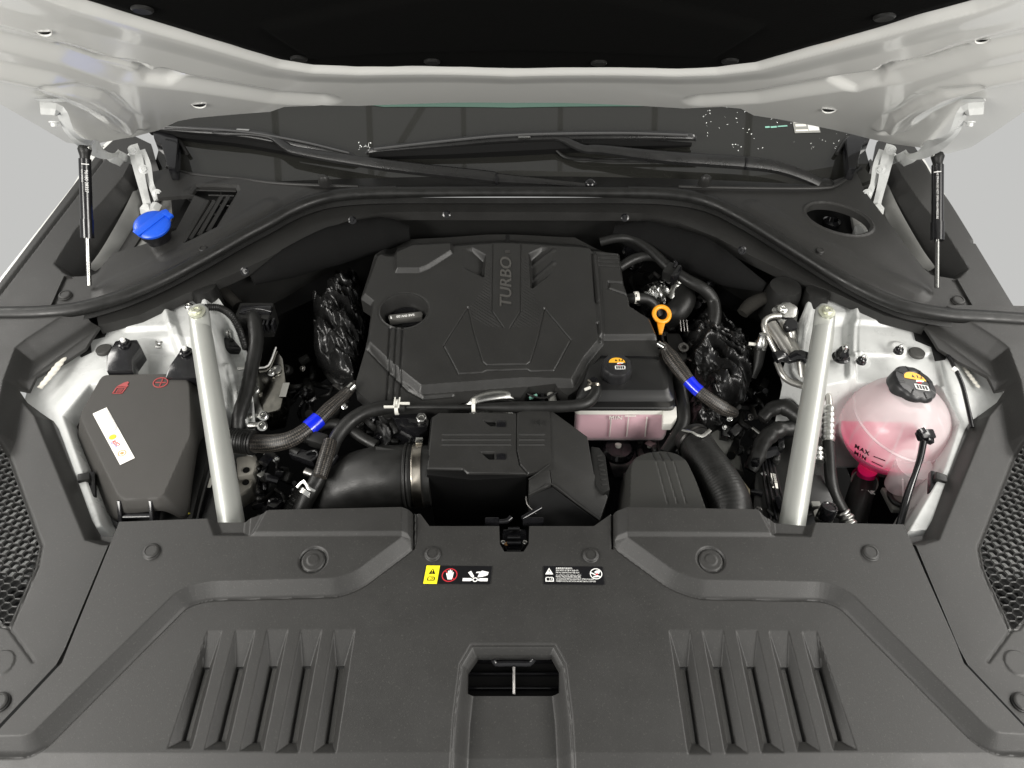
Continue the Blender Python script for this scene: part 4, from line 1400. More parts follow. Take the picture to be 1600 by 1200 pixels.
# ================================================================= black lidded box (battery terminal box)
LZ = -.012
LO = XY([(140, 584), (148, 572), (300, 571), (316, 590), (324, 690), (303, 765), (292, 812), (184, 818), (164, 798), (124, 722), (104, 664), (106, 646)], LZ - .05, K)
LT = XY([(158, 583), (286, 581), (299, 596), (301, 640), (301, 680), (292, 700), (258, 776), (248, 781), (190, 783), (180, 776), (150, 716), (122, 655), (123, 645)], LZ, K)
LT = rounded(LT, .014)
LO = rounded(LO, .012)
LR = XY([(291, 560), (330, 560), (330, 705), (262, 800), (292, 700), (285, 640)], LZ, K)


def lidf(X, Y):
    d = sdpoly(X, Y, LT)
    z = LZ + K * Y - .046 * S(d + .004, .024) - .004 * S(d - .026, .004)
    z = z + .003 * (1 - np.clip(-d / .08, 0, 1) ** 2) * (d < 0) * 0
    return z


bx = thing("terminal_box", "large black lidded box with red moulded symbols and a white sticker", "battery box", tuple(at(220, 700, -.2)))
hfield("box_lid", lidf, LO, .0016, mat("box_lid_plastic", (0.046, 0.044, 0.041), .5, spec=.25, grain=.5, gscale=1000, var=.05), bx, thick=.008, smooth=35)
cen = sum((Vector((x, y, 0)) for x, y in LO), Vector()) / len(LO)
bt = [Vector((x, y, LZ - .052 + K * y)) for x, y in LO]
prism("box_base", [cen + (Vector((p.x, p.y, 0)) - cen) * 1.06 + Vector((0, 0, p.z)) for p in bt], .14, PL3, bx, bevel=.003)
prism("box_flange", [cen + (Vector((p.x, p.y, 0)) - cen) * 1.10 + Vector((0, 0, p.z - .012)) for p in bt], .006, PLG, bx, bevel=.002)
for px in (191, 240):
    c = at(px, 798, -.030)
    pr = [c + Vector((0, -.020, -.010)), c + Vector((0, .004, .020)), c + Vector((0, .016, .012)), c + Vector((0, .018, -.012)), c + Vector((0, -.006, -.024))]
    prism("latch_ear", [p + Vector((.003, 0, 0)) for p in pr], .006, PLG, bx, bevel=.001, down=Vector((-1, 0, 0)))
hose("latch_bar", [(190, 806, -.034), (240, 805, -.034)], .0052, PLG, bx, flat=.7)


def on_lid(px, py):
    return hit(px, py, lidf)


o, xd = on_lid(187, 614), (on_lid(251, 600) - on_lid(187, 604))
xd = Vector((1, 0, 0))
yd = Vector((0, 1, K)).normalized()
c = on_lid(251, 598)
rx, ry = .0130, .0112
join_slabs("plus_symbol", annulus(0, 0, rx, ry, .0017) + [[(-.009, -.0008), (.009, -.0008), (.009, .0008), (-.009, .0008)], [(.0022 - .0008 - .0015, -.008), (.0022 + .0008 - .0015, -.008), (.002 + .0008, .008), (.002 - .0008, .008)]], c, xd, yd, .0012, REDM, bx)
c = on_lid(187, 611)
join_slabs("manual_symbol", [[(a * .001, b * .001) for a, b in q] for q in (
    [(-11, -6), (6, -6), (5.4, -5), (-10, -5)], [(-11, -6), (-9, -6), (-6, 7), (-8, 7)], [(4, -6), (6, -6), (10, 7), (8, 7)], [(-8, 6), (10, 6), (10, 7.4), (-8, 7.4)],
    [(-5, -4), (-4, -4), (-2.4, 4), (-3.4, 4)], [(1.6, -4), (2.6, -4), (5, 4), (4, 4)], [(-4, -3), (3, -3), (3, -2.2), (-4, -2.2)], [(-3, 3), (4.6, 3), (4.6, 4), (-3, 4)], [(-2.2, -.4), (2.5, -.4), (2.5, .6), (-2.2, .6)],
    [(-8, 8.5), (2, 9.5), (10, 8.5), (12, 11), (9, 14), (11, 18), (8, 20), (2, 17), (-3, 13)])], c, xd, yd, .0012, REDM, bx)
st = thing("sticker", "narrow white sticker with yellow oval and gold round print on the box lid", "sticker", tuple(on_lid(178, 682)))
A, B, C_, D_ = on_lid(188, 727), on_lid(211, 716), on_lid(167, 636), on_lid(145, 647)
xd = (B - A).normalized()
yd = (D_ - A)
Hh = yd.length
yd = (yd - xd * yd.dot(xd) * .0).normalized()
w_ = (B - A).length
nz = xd.cross(yd).normalized()
o = A + nz * .0008
slab("sticker_sheet", [(0, 0), (w_, 0), (w_, Hh), (w_ * .02, Hh), (0, Hh * .98)], o, xd, yd, .0003, LBL, st)
slab("scratch_foil", [(.001, Hh * .55), (w_ * .85, Hh * .56), (w_ * .97, Hh * .6), (w_ * .96, Hh * .985), (.001, Hh * .985)], o, xd, yd, .0002, FOIL, st, .0005)
slab("yellow_oval", circ(w_ * .42, Hh * .475, .0058, .0052), o, xd, yd, .0002, YLO, st, .0005)
slab("yellow_centre", circ(w_ * .42, Hh * .475, .0042, .0037), o, xd, yd, .0002, YEL, st, .0008)
join_slabs("round_emblem", annulus(w_ * .45, Hh * .16, .0066, .0062, .0014) + [circ(w_ * .45, Hh * .16, .003, .0028, 10)], o, xd, yd, .0002, GLD, st, .0005)
text("red_text", "RED", o + xd * w_ * .40 + yd * Hh * .355 + nz * .0005, yd * -1 + xd * .3, xd, .0085, RPR, st, ext=.0001, bold=.0002)
text("blue_text", "FILTER", o + xd * w_ * .22 + yd * Hh * .345 + nz * .0005, yd * -1 + xd * .3, xd, .0058, UPR, st, ext=.0001)
text("green_text", "service", o + xd * w_ * .88 + yd * Hh * .50 + nz * .0005, yd * -1, xd, .0035, GPR, st, ext=.0001)

# brackets behind the box, loose bolt
for pts, cap, z0, lab in (([(180, 532), (214, 530), (220, 541), (206, 560), (207, 579), (166, 580), (166, 556)], (195, 538), -.006, "black bracket with white capped stud behind the lidded box"),
                          ([(280, 549), (304, 545), (312, 560), (316, 590), (258, 590), (264, 572)], (291, 551), -.006, "black bracket with white capped stud touching the silver brace")):
    t = thing("mounting_bracket", lab, "bracket", tuple(at(pts[0][0], pts[0][1] + 20, -.02)), "brackets behind the lidded box")
    pxprism("bracket_plate", pts, z0, .035, PLG, t, k=K, bevel=.003)
    p = at(cap[0], cap[1], z0, K)
    lathe("stud_nut", [(.011, 0), (.011, .003), (.008, .004), (.008, .008), (.005, .008)], p, PLG, t, 16)
    lathe("stud_tip", [(.0042, .004), (.0042, .013), (.002, .0145)], p, WPR, t, 14)
t = thing("flange_bolt", "grey steel bolt sticking up at an angle behind the lidded box", "bolt", tuple(at(262, 562, -.035)))
b0, b1 = at(263, 563, -.048), at(251, 538, -.002)
d = (b1 - b0).normalized()
sweep("bolt_shank", [b0, b1], .0050, STB, t, seg=16, ribs=700, ribamp=.0003, step=.0005)
bolt("bolt_head", b1, d, .0072, .010, STE, t, washer=1.5)

# ================================================================= engine cover
EZ, EK = -.085, .22


def ex(pts):
    return XY(pts, EZ, EK)


EO = ex([(584, 392), (600, 372), (622, 354), (640, 347), (760, 343), (900, 345), (942, 366), (968, 388), (975, 440), (981, 458), (984, 473), (1016, 492), (1028, 524), (1031, 549), (940, 548),
         (925, 565), (903, 601), (888, 611), (878, 604), (868, 595), (826, 597), (813, 614), (802, 612), (735, 618), (699, 631), (662, 632), (589, 630), (580, 624), (553, 600), (555, 588), (575, 520), (581, 474), (563, 461)])
ET = ex([(590, 400), (612, 384), (640, 372), (780, 366), (905, 370), (918, 380), (928, 400), (935, 470), (937, 528), (912, 558), (893, 592), (820, 590), (658, 602), (610, 564), (577, 534), (578, 517), (584, 470), (569, 458)])
EP = ex([(930, 390), (966, 394), (973, 440), (980, 460), (982, 475), (1013, 495), (1024, 520), (940, 521)])
EFR = ex([(600, 300), (1000, 300), (960, 372), (905, 366), (780, 363), (640, 368), (612, 380)])
R1 = ex([(618, 380), (706, 380), (706, 397), (668, 420), (655, 425), (619, 425)])
R3 = ex([(712, 392), (738, 390), (757, 402), (755, 432), (728, 420), (706, 412)])
R2 = ex([(828, 400), (846, 390), (880, 385), (872, 420), (831, 449)])
R2B = [ex([(832, 410), (866, 393)]), ex([(832, 432), (866, 412)])]
GL1 = [ex(l) for l in ([(731, 480), (740, 519), (754, 565), (760, 570), (823, 569), (829, 565), (840, 530), (851, 482)],
                       [(731, 480), (693, 540), (716, 584), (754, 582), (760, 579), (824, 577), (829, 580), (866, 579), (892, 531), (851, 482)],
                       [(770, 384), (769, 486), (787, 512)], [(814, 384), (813, 486), (797, 512)],
                       [(925, 395), (931, 470), (934, 474)], [(934, 505), (937, 530)], [(982, 440), (952, 438), (951, 448), (980, 458)])]
HA = [ex([(758, 420), (769, 400), (769, 486), (787, 512), (797, 512), (765, 512), (738, 500), (732, 478), (752, 455)]),
      ex([(828, 410), (814, 400), (813, 486), (797, 512), (842, 512), (851, 480), (835, 455)])]
RB = [ex(l) for l in ([(609, 512), (603, 616)], [(619, 511), (613, 617)], [(629, 510), (623, 617)])]
RBT = [ex([(934, y), (967, y + 1)]) for y in (389, 395, 401, 407, 413)]
oc = at(631, 485, EZ, EK)
orx, ory = (at(668, 485, EZ, EK) - at(594, 485, EZ, EK)).length / 2, (at(631, 459, EZ, EK) - at(631, 511, EZ, EK)).length / 2


LEDG = ex([(577, 541), (600, 566), (636, 602), (660, 615), (706, 611)])


def ecf(X, Y):
    z = EZ + EK * Y
    z = z + .012 * (1 - np.clip((sdpoly(X, Y, ET) + .001) / .010, 0, 1)) - .012
    z = z - .004 * np.exp(-(dline(X, Y, LEDG) / .003) ** 2)
    z = z - .030 * (1 - S(sdpoly(X, Y, EFR) + .01, .045))
    z = z + .009 * (1 - S(sdpoly(X, Y, EP) + .001, .007))
    z = z + .008 * (1 - np.clip((sdpoly(X, Y, R1) + .003) / .006, 0, 1))
    m3, m2 = at(757, 410, EZ, EK).x, at(828, 410, EZ, EK).x
    z = z - .016 * (1 - S(sdpoly(X, Y, R3) + .003, .006)) * np.clip(1 - (m3 - X) / .045, 0, 1)
    z = z - .016 * (1 - S(sdpoly(X, Y, R2) + .003, .006)) * np.clip(1 - (X - m2) / .045, 0, 1)
    for l in R2B:
        z = z + .003 * np.exp(-(dline(X, Y, l) / .004) ** 2)
    for i, l in enumerate(GL1):
        z = z - (.0022 if i < 4 else .004) * np.exp(-(dline(X, Y, l) / (.0012 if i < 4 else .0024)) ** 2)
    for h in HA:
        m_ = np.clip(-sdpoly(X, Y, h) / .002, 0, 1)
        sgn = np.where(X < oc.x + .118, 1.0, -1.0)
        z = z + .0006 * m_ * np.sin(2 * np.pi * (Y * .8 - sgn * X * .6) / .0056)
    for l in RB:
        z = z - .0035 * np.exp(-(dline(X, Y, l) / .0022) ** 4)
    for l in RBT:
        z = z - .0018 * np.exp(-(dline(X, Y, l) / .0016) ** 2)
    mid = at(792, 450, EZ, EK)
    z = z + .010 * np.exp(-((X - mid.x) / .10) ** 2) * np.clip((Y - mid.y + .02) / .1, 0, 1) ** 1.5 * .6
    q = np.sqrt(((X - oc.x) / orx) ** 2 + ((Y - oc.y) / ory) ** 2)
    z = z - .0015 * np.exp(-((q - 1.06) / .04) ** 2)
    return z


OCH = [(oc.x + orx * math.cos(a), oc.y + ory * math.sin(a)) for a in [2 * math.pi * i / 48 for i in range(48)]]
en = thing("engine_cover", "large dark engine cover with raised TURBO lettering and an oil cap recess", "engine cover", tuple(at(790, 500, EZ - .05)))
hfield("cover_shell", ecf, EO, .00125, PL2, en, holes=[OCH], thick=.030, smooth=24)
V, F = [], []
for i in range(48):
    a = 2 * math.pi * i / 48
    for q_, dz in ((1.0, .0), (.97, -.004), (.80, -.038)):
        x, y = oc.x + orx * q_ * math.cos(a), oc.y + ory * q_ * math.sin(a) + (.006 if dz < -.03 else 0)
        V.append((x, y, EZ + EK * y + dz))
for i in range(48):
    j = (i + 1) % 48
    for k_ in range(2):
        F.append((i * 3 + k_, j * 3 + k_, j * 3 + k_ + 1, i * 3 + k_ + 1))
mk("oil_cap_recess", V, F, PL2, en, 50)
pts_b = XY([(940, 550), (1031, 551), (1030, 585), (925, 585)], EZ - .02, EK)
prism("front_face", [Vector((x, y, EZ - .013 + EK * y)) for x, y in ex([(938, 549), (1031, 549), (1031, 546), (938, 545)])], .05, PLG, en, bevel=.0008, down=Vector((0, .1, -1)).normalized())
tp = hit(791, 442, ecf)
tx, ty = Vector((0, 1, EK)).normalized(), Vector((-1, 0, 0))
Lt = (hit(791, 400, ecf) - hit(791, 484, ecf)).length
t = text("raised_lettering", "TURBO", tp + tx.cross(ty) * .0006, tx, ty, .0315, mat("lettering_plastic", (.060, .058, .054), .22), en, ext=.0011, shear=.18, xs=Lt / .112, bold=.0004)
cov = np.array([v.co[:] for v in t.data.vertices]) + np.array(ORG_OF[t])
pl_ = tp.z + EK * (cov[:, 1] - tp.y)
cov[:, 2] = ecf(cov[:, 0], cov[:, 1]) + np.where(cov[:, 2] > pl_ + .0005, .0019, -.001)
t.data.vertices.foreach_set("co", (cov - np.array(ORG_OF[t])).ravel())
t.data.update()
pxprism("rear_slot", [(790, 366), (796, 366), (797, 385), (793, 390), (789, 385)], EZ + .0045, .002, DARK, en, k=EK, bevel=0)
pxprism("small_badge", [(789, 391), (797, 391), (797, 396), (789, 396)], EZ + .0065, .002, STB, en, k=EK, bevel=.0003)

oc_t = thing("oil_filler_cap", "black oil filler cap with grey grip bar and white print in its recess", "oil cap", tuple(at(632, 492, EZ - .06)))
cb = Vector((oc.x + .001, oc.y + .004, EZ + EK * oc.y - .034))
lathe("cap_disc", [(orx * .80, -.02), (orx * .80, 0), (orx * .76, .004), (orx * .7, .005)], cb, PLG, oc_t, 40, (0, -.22, 1))
ga = math.radians(9)
xd = Vector((math.cos(ga), math.sin(ga) * 1.1, 0)).normalized()
yd = Vector((0, -.22, 1)).cross(xd).normalized()
gb = cb + Vector((0, 0, .006))
up_ = xd.cross(yd)
gb_top = gb + up_ * .014
gpts = [gb_top + xd * a + yd * b for a, b in [(-.031, -.0062), (.031, -.0066), (.033, .0), (.031, .0066), (-.031, .0068), (-.033, 0)]]
GRIP = mat("grey_grip_plastic", (.085, .083, .078), .38, grain=.3)
prism("grip_bar", gpts, .016, GRIP, oc_t, bevel=.0015, down=-up_)
text("printed_text", "SAE 0W-20", gb_top + up_ * .0004, -xd, -yd, .0072, WPR, oc_t, ext=.0001, bold=.00015)
slab("oil_drop_symbol", [(a * .001, b * .001) for a, b in [(-29, -2), (-27.5, -4), (-25.5, -3), (-26, 0), (-27.5, 4)]], gb_top + up_ * .0003, xd, yd, .0002, WPR, oc_t)

# ================================================================= air filter housing
af = thing("air_filter_housing", "black angular air filter housing with three parallel beads in its lid", "air filter box", tuple(at(790, 740, -.2)))
AZ = -.035
Atop = [(674, 652), (684, 644), (806, 643), (808, 655), (811, 740), (808, 745), (740, 744), (726, 736), (667, 738), (666, 725)]


def at3(pts, z0, k=0.0):
    return [at(x, y, z0, k) for x, y in pts]


prism("housing_body", at3([(673, 652), (684, 646), (815, 646), (824, 745), (740, 750), (666, 742), (665, 728)], AZ - .001, .05), .16, mat("housing_black", (.0045, .0045, .0045), .35, spec=.25), af, bevel=.003, taper=-.004)


def abf(X, Y):
    z = AZ + .05 * Y + .0035
    for l in AL:
        z = z + .0016 * np.exp(-(dline(X, Y, l) / .0011) ** 2)
    for w in AW:
        z = z - .006 * S(-sdpoly(X, Y, w), .002)
    z = z - .003 * (1 - S(dline(X, Y, AS) - .0006, .001))
    z = z - .008 * S(sdpoly(X, Y, AIN), .008)
    return z


AL = [XY(l, AZ, .05) for l in ([(692, 681), (797, 681)], [(692, 689), (797, 689)], [(692, 697), (797, 697)], [(812, 681), (850, 681)], [(812, 689), (850, 689)], [(812, 697), (850, 697)])]
AW = [XY(l, AZ, .05) for l in ([(753, 658), (776, 658), (776, 668), (766, 668)], [(750, 708), (774, 708), (774, 720), (764, 720)])]
AS = XY([(807, 640), (807, 705), (812, 728), (830, 748)], AZ, .05)
Ain = [(676, 653), (686, 646), (806, 645), (846, 630), (858, 634), (862, 735), (824, 742), (770, 741), (730, 741), (724, 735), (668, 734), (668, 725)]
AIN = XY([(677, 654), (686, 648), (806, 648), (846, 636), (870, 640), (880, 735), (824, 741), (733, 740), (722, 733), (670, 733), (670, 725)], AZ, .05)
hfield("housing_lid", abf, XY(Ain, AZ, .05), .0013, PL2, af, thick=.006, smooth=24)
for y in (660, 711):
    pxprism("catch", [(776, y - 3), (790, y - 3), (790, y + 6), (776, y + 6)], AZ + .0055, .004, PLG, af, k=.05, bevel=.0006)
# right wing of the housing: sloped facets
a = at3([(806, 655), (846, 628), (858, 634), (868, 700), (862, 735), (826, 748)], AZ + .006, .05)
R = at3([(848, 628), (862, 634), (916, 681), (944, 767), (936, 770), (928, 812), (872, 760), (857, 745), (862, 700)], AZ + .010, .02)


def fac(name, top3, low, m, par):
    n = len(top3)
    V = list(top3) + list(low)
    F = [tuple(range(n))] + [((i + 1) % n, i, n + i, n + (i + 1) % n) for i in range(n)]
    bm = bmesh.new()
    vs = [bm.verts.new(v) for v in V]
    for f in F:
        bm.faces.new([vs[i] for i in f])
    bmesh.ops.recalc_face_normals(bm, faces=bm.faces)
    bmesh.ops.bevel(bm, geom=[e for e in bm.edges if e.calc_face_angle(0) > .2], offset=.0022, segments=2, profile=.6, affect='EDGES', clamp_overlap=True)
    bmesh.ops.triangulate(bm, faces=[f for f in bm.faces if len(f.verts) > 4])
    return bm_obj(name, bm, m, par, 30)


rt = at3([(847, 629), (866, 643), (917, 682), (936, 756), (876, 762), (858, 748), (828, 748), (806, 740)], AZ + .004, .05)
tz = lambda P: [at(x, y, z) for x, y, z in P]
top_ = tz([(846, 630, -.020), (918, 682, -.026), (928, 740, -.034), (950, 776, -.044), (938, 812, -.056), (863, 757, -.034), (858, 727, -.026)])
fac("inlet_snorkel", top_, [Vector((p.x, p.y + .012, -.17)) for p in top_], PL2, af)
tip = tz([(826, 750, -.027), (858, 726, -.0255), (862, 757, -.033), (827, 774, -.036)])
fac("snorkel_corner", tip, [Vector((p.x, p.y + .008, -.15)) for p in tip], PL2, af)
low_ = tz([(826, 776, -.040), (862, 760, -.037), (936, 816, -.060), (930, 850, -.10), (826, 850, -.10)])
fac("snorkel_mouth", low_, [Vector((p.x, p.y + .012, -.18)) for p in low_], MATS["housing_black"], af)
sweep("moulded_rim", tz([(826, 773, -.0345), (844, 764, -.033), (862, 756.5, -.0315), (900, 785, -.043), (937, 812, -.0545)]), .0013, PL2, af, seg=8)
sweep("moulded_rim", tz([(826, 749, -.0255), (842, 738, -.0245), (858, 726, -.024)]), .0010, PL2, af, seg=8)
pxprism("side_panel", [(923, 697), (937, 699), (946, 712), (953, 765), (943, 770), (932, 759), (925, 735)], AZ - .0, .04, PL3, af, k=.0, bevel=.0025)
p1, p2 = at(937, 712, AZ + .0005), at(945, 757, AZ + .0005)
text("moulded_text", "BLUETEC", (p1 + p2) / 2, (p2 - p1), (p2 - p1).cross(Vector((0, 0, -1))), .012, PL2, af, ext=.0006) if False else None
for i in range(7):
    q1 = p1.lerp(p2, i / 6)
    box("moulded_mark", q1, (.009, .0032, .0015), PL2, af, rot=(0, 0, random.Random(i).uniform(-.4, .4)), bevel=.0003)
pxprism("arrow_mark", [(836, 659), (844, 654), (844, 664)], AZ + .0115, .002, PL3, af, k=.05, bevel=.0003)

# ---- intake hose and clamp
ih = thing("intake_hose", "fat black rubber intake hose bending towards the filter housing", "hose", tuple(at(580, 760, -.2)))
cA, cB = at(664, 742, -.075), at(560, 752, -.085)
sweep("hose_body", [cA + Vector((.012, 0, 0)), cA + Vector((-.012, 0, 0)), at(620, 745, -.076), at(585, 750, -.085), at(548, 765, -.105), at(520, 795, -.14), at(505, 830, -.18)],
      [.051, .051, .054, .056, .058, .055, .05], RUB, ih, seg=40, step=.004)
for px, r in ((636, .0555), (641, .0535)):
    ring("hose_rib", at(px, 744, -.0755), r - .001, .0025, RUB, ih, axis=(1, .02, .01), n=48)
sweep("moulded_rib", [at(588, 700, -.03), at(600, 702, -.029), at(625, 706, -.028)], .0035, RUB, ih, seg=8)
band("hose_clamp", at(655, 743, -.0752), (1, .03, .02), .0525, .0155, .0012, BRS, ih, 56)
ring("clamp_edge", at(648.5, 743, -.0753), .0535, .0010, BRS, ih, axis=(1, .03, .02), n=56)
box("clamp_screw", at(655, 689, -.03), (.012, .01, .007), STE, ih, bevel=.001)

# ================================================================= duct cover to the right of the filter
dc = thing("air_duct", "black rounded air duct cover with three thin beads next to the corrugated hose", "air duct", tuple(at(1035, 760, -.15)))
DZ = -.03
DT = rounded(XY([(983, 728), (990, 712), (1012, 700), (1040, 697), (1062, 704), (1076, 720), (1090, 750), (1108, 800), (1120, 840), (975, 840), (982, 780)], DZ, .02), .01)
DO = XY([(974, 735), (980, 708), (1005, 692), (1042, 688), (1072, 696), (1090, 722), (1112, 770), (1150, 812), (1150, 850), (962, 850), (968, 800)], DZ, .02)
DL = [XY(l, DZ, .02) for l in ([(1020, 703), (1024, 718)], [(1031, 702), (1036, 718)], [(1043, 702), (1049, 718)], [(1026, 722), (1043, 786)], [(1039, 722), (1058, 786)], [(1053, 722), (1072, 786)])]


def dcf(X, Y):
    d = sdpoly(X, Y, DT)
    z = DZ + .02 * Y - .05 * S(d + .003, .014)
    y1 = at(1030, 719, DZ, .02).y
    z = z - .35 * np.maximum(0, Y - y1)
    for i, l in enumerate(DL):
        z = z - (.0022 if i < 3 else .0010) * np.exp(-(dline(X, Y, l) / (.0017 if i < 3 else .0010)) ** 2)
    return z


hfield("duct_shell", dcf, DO, .0014, mat("duct_plastic", (.024, .024, .022), .5, grain=.3), dc, thick=.05, smooth=28)
ch = thing("corrugated_hose", "thick black corrugated hose curving down beside the duct cover", "hose", tuple(at(1130, 780, -.1)))
hose("hose_body", [(1080, 682, -.06), (1098, 712, -.055), (1122, 748, -.055), (1140, 785, -.06), (1140, 822, -.08), (1128, 850, -.11)], [.030, .031, .033, .034, .034, .034], RUB, ch, seg=32, ribs=200, ribamp=.00012, step=.0011)
band("spring_clamp", at(1083, 690, -.056), (.45, -.8, .12), .0312, .004, .0010, STB, ch, 40)
sweep("clamp_tab", [at(1066, 672, -.025), at(1082, 676, -.018), at(1096, 682, -.022), at(1110, 672, -.02)], .0035, STE, ch, seg=6, flat=.4)
# ================================================================= round coolant expansion tank
tk = thing("coolant_tank", "round milky coolant tank with bright pink liquid and MAX MIN marks", "coolant tank", tuple(at(1395, 740, -.18)))
tcz = -.062
tc = at(1396, 668, tcz)
TR = (at(1476, 668, tcz) - at(1318, 668, tcz)).length / 2
tax = Vector((.24, -.06, 1)).normalized()
_dd = ray(1366, 731).normalized()
_oc = CAM - tc
_b = _oc.dot(_dd)
lv = (CAM + _dd * (-_b - math.sqrt(_b * _b - (_oc.length_squared - TR * TR))) - tc).z
TANKW = shell_mat("milky_tank_wall", .56, (0.92, 0.84, 0.85), .14, zlow=lv + tc.z - at(1395, 740, -.18).z, flow=.05)
prof = []
for i in range(25):
    a = -math.pi / 2 + math.pi * i / 24
    prof.append((max(TR * math.cos(a) ** .92 if math.cos(a) > 0 else 0, .002), TR * 1.0 * math.sin(a)))
lathe("tank_shell", prof, tc, TANKW, tk, 56, tax, wob=lambda a, i: 1 + .004 * math.cos(8 * a), smooth=60)
ring("seam_flange", tc + tax * .020, TR * .972, .0026, TANK, tk, tax, 64, flat=.8)
pf = [(max(TR * .955 * math.cos(a), .002), TR * .955 * math.sin(a)) for a in [-math.pi / 2 + (math.asin(lv / TR / .955) + math.pi / 2) * i / 14 for i in range(15)]]
lathe("liquid", pf + [(.002, lv)], tc, PINK, tk, 48, (0, 0, 1), smooth=60)
# moulded ribs inside the shell
for k_ in range(7):
    a = math.radians(195 + k_ * 25)
    pts = [tc + Vector((math.cos(a) * TR * .93 * math.cos(e), math.sin(a) * TR * .93 * math.cos(e), math.sin(e) * TR * .93)) for e in [math.radians(-45 + 16 * j) for j in range(7)]]
    sweep("moulded_rib", pts, .0013, TANK, tk, seg=6)
cap_c = at(1427, 601, tc.z + TR * 1.02)
lathe("tank_neck", [(.034, -.034), (.030, -.016), (.030, -.004)], cap_c, TANK, tk, 40, tax)
CAPM = mat("cap_plastic", (.016, .016, .017), .36, grain=.2)


def big_cap(par, c, r, h, ax):
    lathe("tank_cap", [(r * .96, -h), (r, -h * .9), (r, -h * .15), (r * .97, 0), (r * .9, .003), (r * .62, .0045), (r * .60, .0035), (r * .3, .0035)], c, CAPM, par, 64, ax,
          wob=lambda a, i: (1 - .05 * (abs(math.cos(4 * a)) ** 6)) if i < 5 else 1)
    X = (Vector((1, 0, 0)) - ax * ax.x).normalized()
    Y = ax.cross(X)
    o_ = c + ax * .0040
    q = r / .036
    f = lambda pts: [(a * .001 * q, b * .001 * q) for a, b in pts]
    join_slabs("amber_label", [f([(19 * math.cos(t_), 4 + 15 * math.sin(t_)) for t_ in [math.pi * i / 14 for i in range(15)]])], o_, X, Y, .0003, YLO, par, .0002)
    join_slabs("amber_label_marks", [f([(-5, 8), (1, 8), (-2, 14)]), f([(5, 8), (7, 8), (7, 14), (5, 14)]), f([(9, 8), (14, 8), (14, 14), (12.5, 14), (12.5, 10), (9, 10)])], o_, X, Y, .0002, BPR, par, .0006)
    join_slabs("steam_box", [f(p_) for p_ in ([(-6, -16), (18, -16), (18, -14.6), (-6, -14.6)], [(-6, -6.4), (18, -6.4), (18, -5), (-6, -5)], [(-6, -16), (-3.6, -16), (-3.6, -5), (-6, -5)], [(15.6, -16), (18, -16), (18, -5), (15.6, -5)],
                                            [(.4, -15), (1.4, -15), (1.4, -6), (.4, -6)], [(5.4, -15), (6.4, -15), (6.4, -6), (5.4, -6)], [(10.4, -15), (11.4, -15), (11.4, -6), (10.4, -6)])], o_, X, Y, .0002, WPR, par, .0002)
    slab("hand_symbol", f([(-1, -1), (6, 1.5), (12, 1), (17, 5), (12, 6), (8, 4), (1, 3.5)]), o_, X, Y, .0002, WPR, par, .0002)
    slab("red_palm", f([(0, -2), (8, -3), (9, 0), (2, 0)]), o_, X, Y, .0002, RPR, par, .0003)
    return X, Y


big_cap(tk, cap_c + tax * .004, .0395, .021, tax)
for i in range(8):
    a = 2 * math.pi * i / 8 + .2
    X = (Vector((1, 0, 0)) - tax * tax.x).normalized()
    Y = tax.cross(X)
    d = X * math.cos(a) + Y * math.sin(a)
    sweep("cap_rib", [cap_c + tax * .0085 + d * .024, cap_c + tax * .0065 + d * .0345], .0016, CAPM, tk, seg=6)
# MAX / MIN marks printed on the shell's lower front
def on_tank(px, py, lift=.0012):
    d = ray(px, py).normalized()
    oc_ = CAM - tc
    b_ = oc_.dot(d)
    disc = b_ * b_ - (oc_.length_squared - (TR + lift) ** 2)
    return CAM + d * (-b_ - math.sqrt(max(disc, 0)))


PMARK = mat("dark_tank_print", (.02, .005, .008), .5)
for s_, (x0, y0, x1, y1) in (("MAX", (1336, 697, 1357, 709)), ("MIN", (1334, 706, 1354, 718))):
    p, q = on_tank(x0, y0), on_tank(x1, y1)
    c = on_tank((x0 + x1) / 2, (y0 + y1) / 2, .0022)
    n = (c - tc).normalized()
    xd = (q - p).normalized()
    text("printed_text", s_, c, xd, n.cross(xd), .0115, PMARK, tk, ext=.0006, space=1.25, bold=.0002)
for a, b in (((1365, 713), (1383, 720)), ((1362, 721), (1379, 729))):
    sweep("level_mark", [on_tank(*a), on_tank((a[0] + b[0]) / 2, (a[1] + b[1]) / 2), on_tank(*b)], .0009, PMARK, tk, seg=6)
lathe("foot_cone", [(.030, .04), (.026, .01), (.020, -.03), (.014, -.036)], at(1412, 745, -.09), TANK, tk, 30, (.05, -.1, 1))
for dx in (-.008, .004, .012):
    sweep("foot_rib", [at(1412, 735, -.06) + Vector((dx, -.018, 0)), at(1412, 775, -.12) + Vector((dx * .6, -.012, 0))], .0015, TANK, tk, seg=6)
lathe("outlet_spout", [(.017, .03), (.016, .0), (.018, -.012)], at(1352, 746, -.150), PINK, tk, 24, (-.2, -.1, 1))
oh = thing("outlet_hose", "thick black hose with white TANK print under the round coolant tank", "hose", tuple(at(1335, 800, -.2)))
hose("hose_body", [(1352, 748, -.152), (1347, 764, -.158), (1338, 795, -.17), (1324, 850, -.20)], [.020, .0215, .0225, .022], RUB, oh, seg=28)
band("spring_clamp", at(1350, 754, -.154), Vector((-.15, -.25, 1)), .0218, .008, .0014, GRY, oh, 36)
band("spring_clamp", at(1351, 747, -.152), Vector((-.15, -.25, 1)), .0212, .003, .0018, STE, oh, 36)
hc = at(1347, 764, -.158)
text("printed_text", "TANK", hc + Vector((0, -.018, .0150)), Vector((1, -.12, 0)), Vector((.0, .66, .75)), .0085, WPR, oh, ext=.0006, xs=-1 if False else 1, bold=.0003)
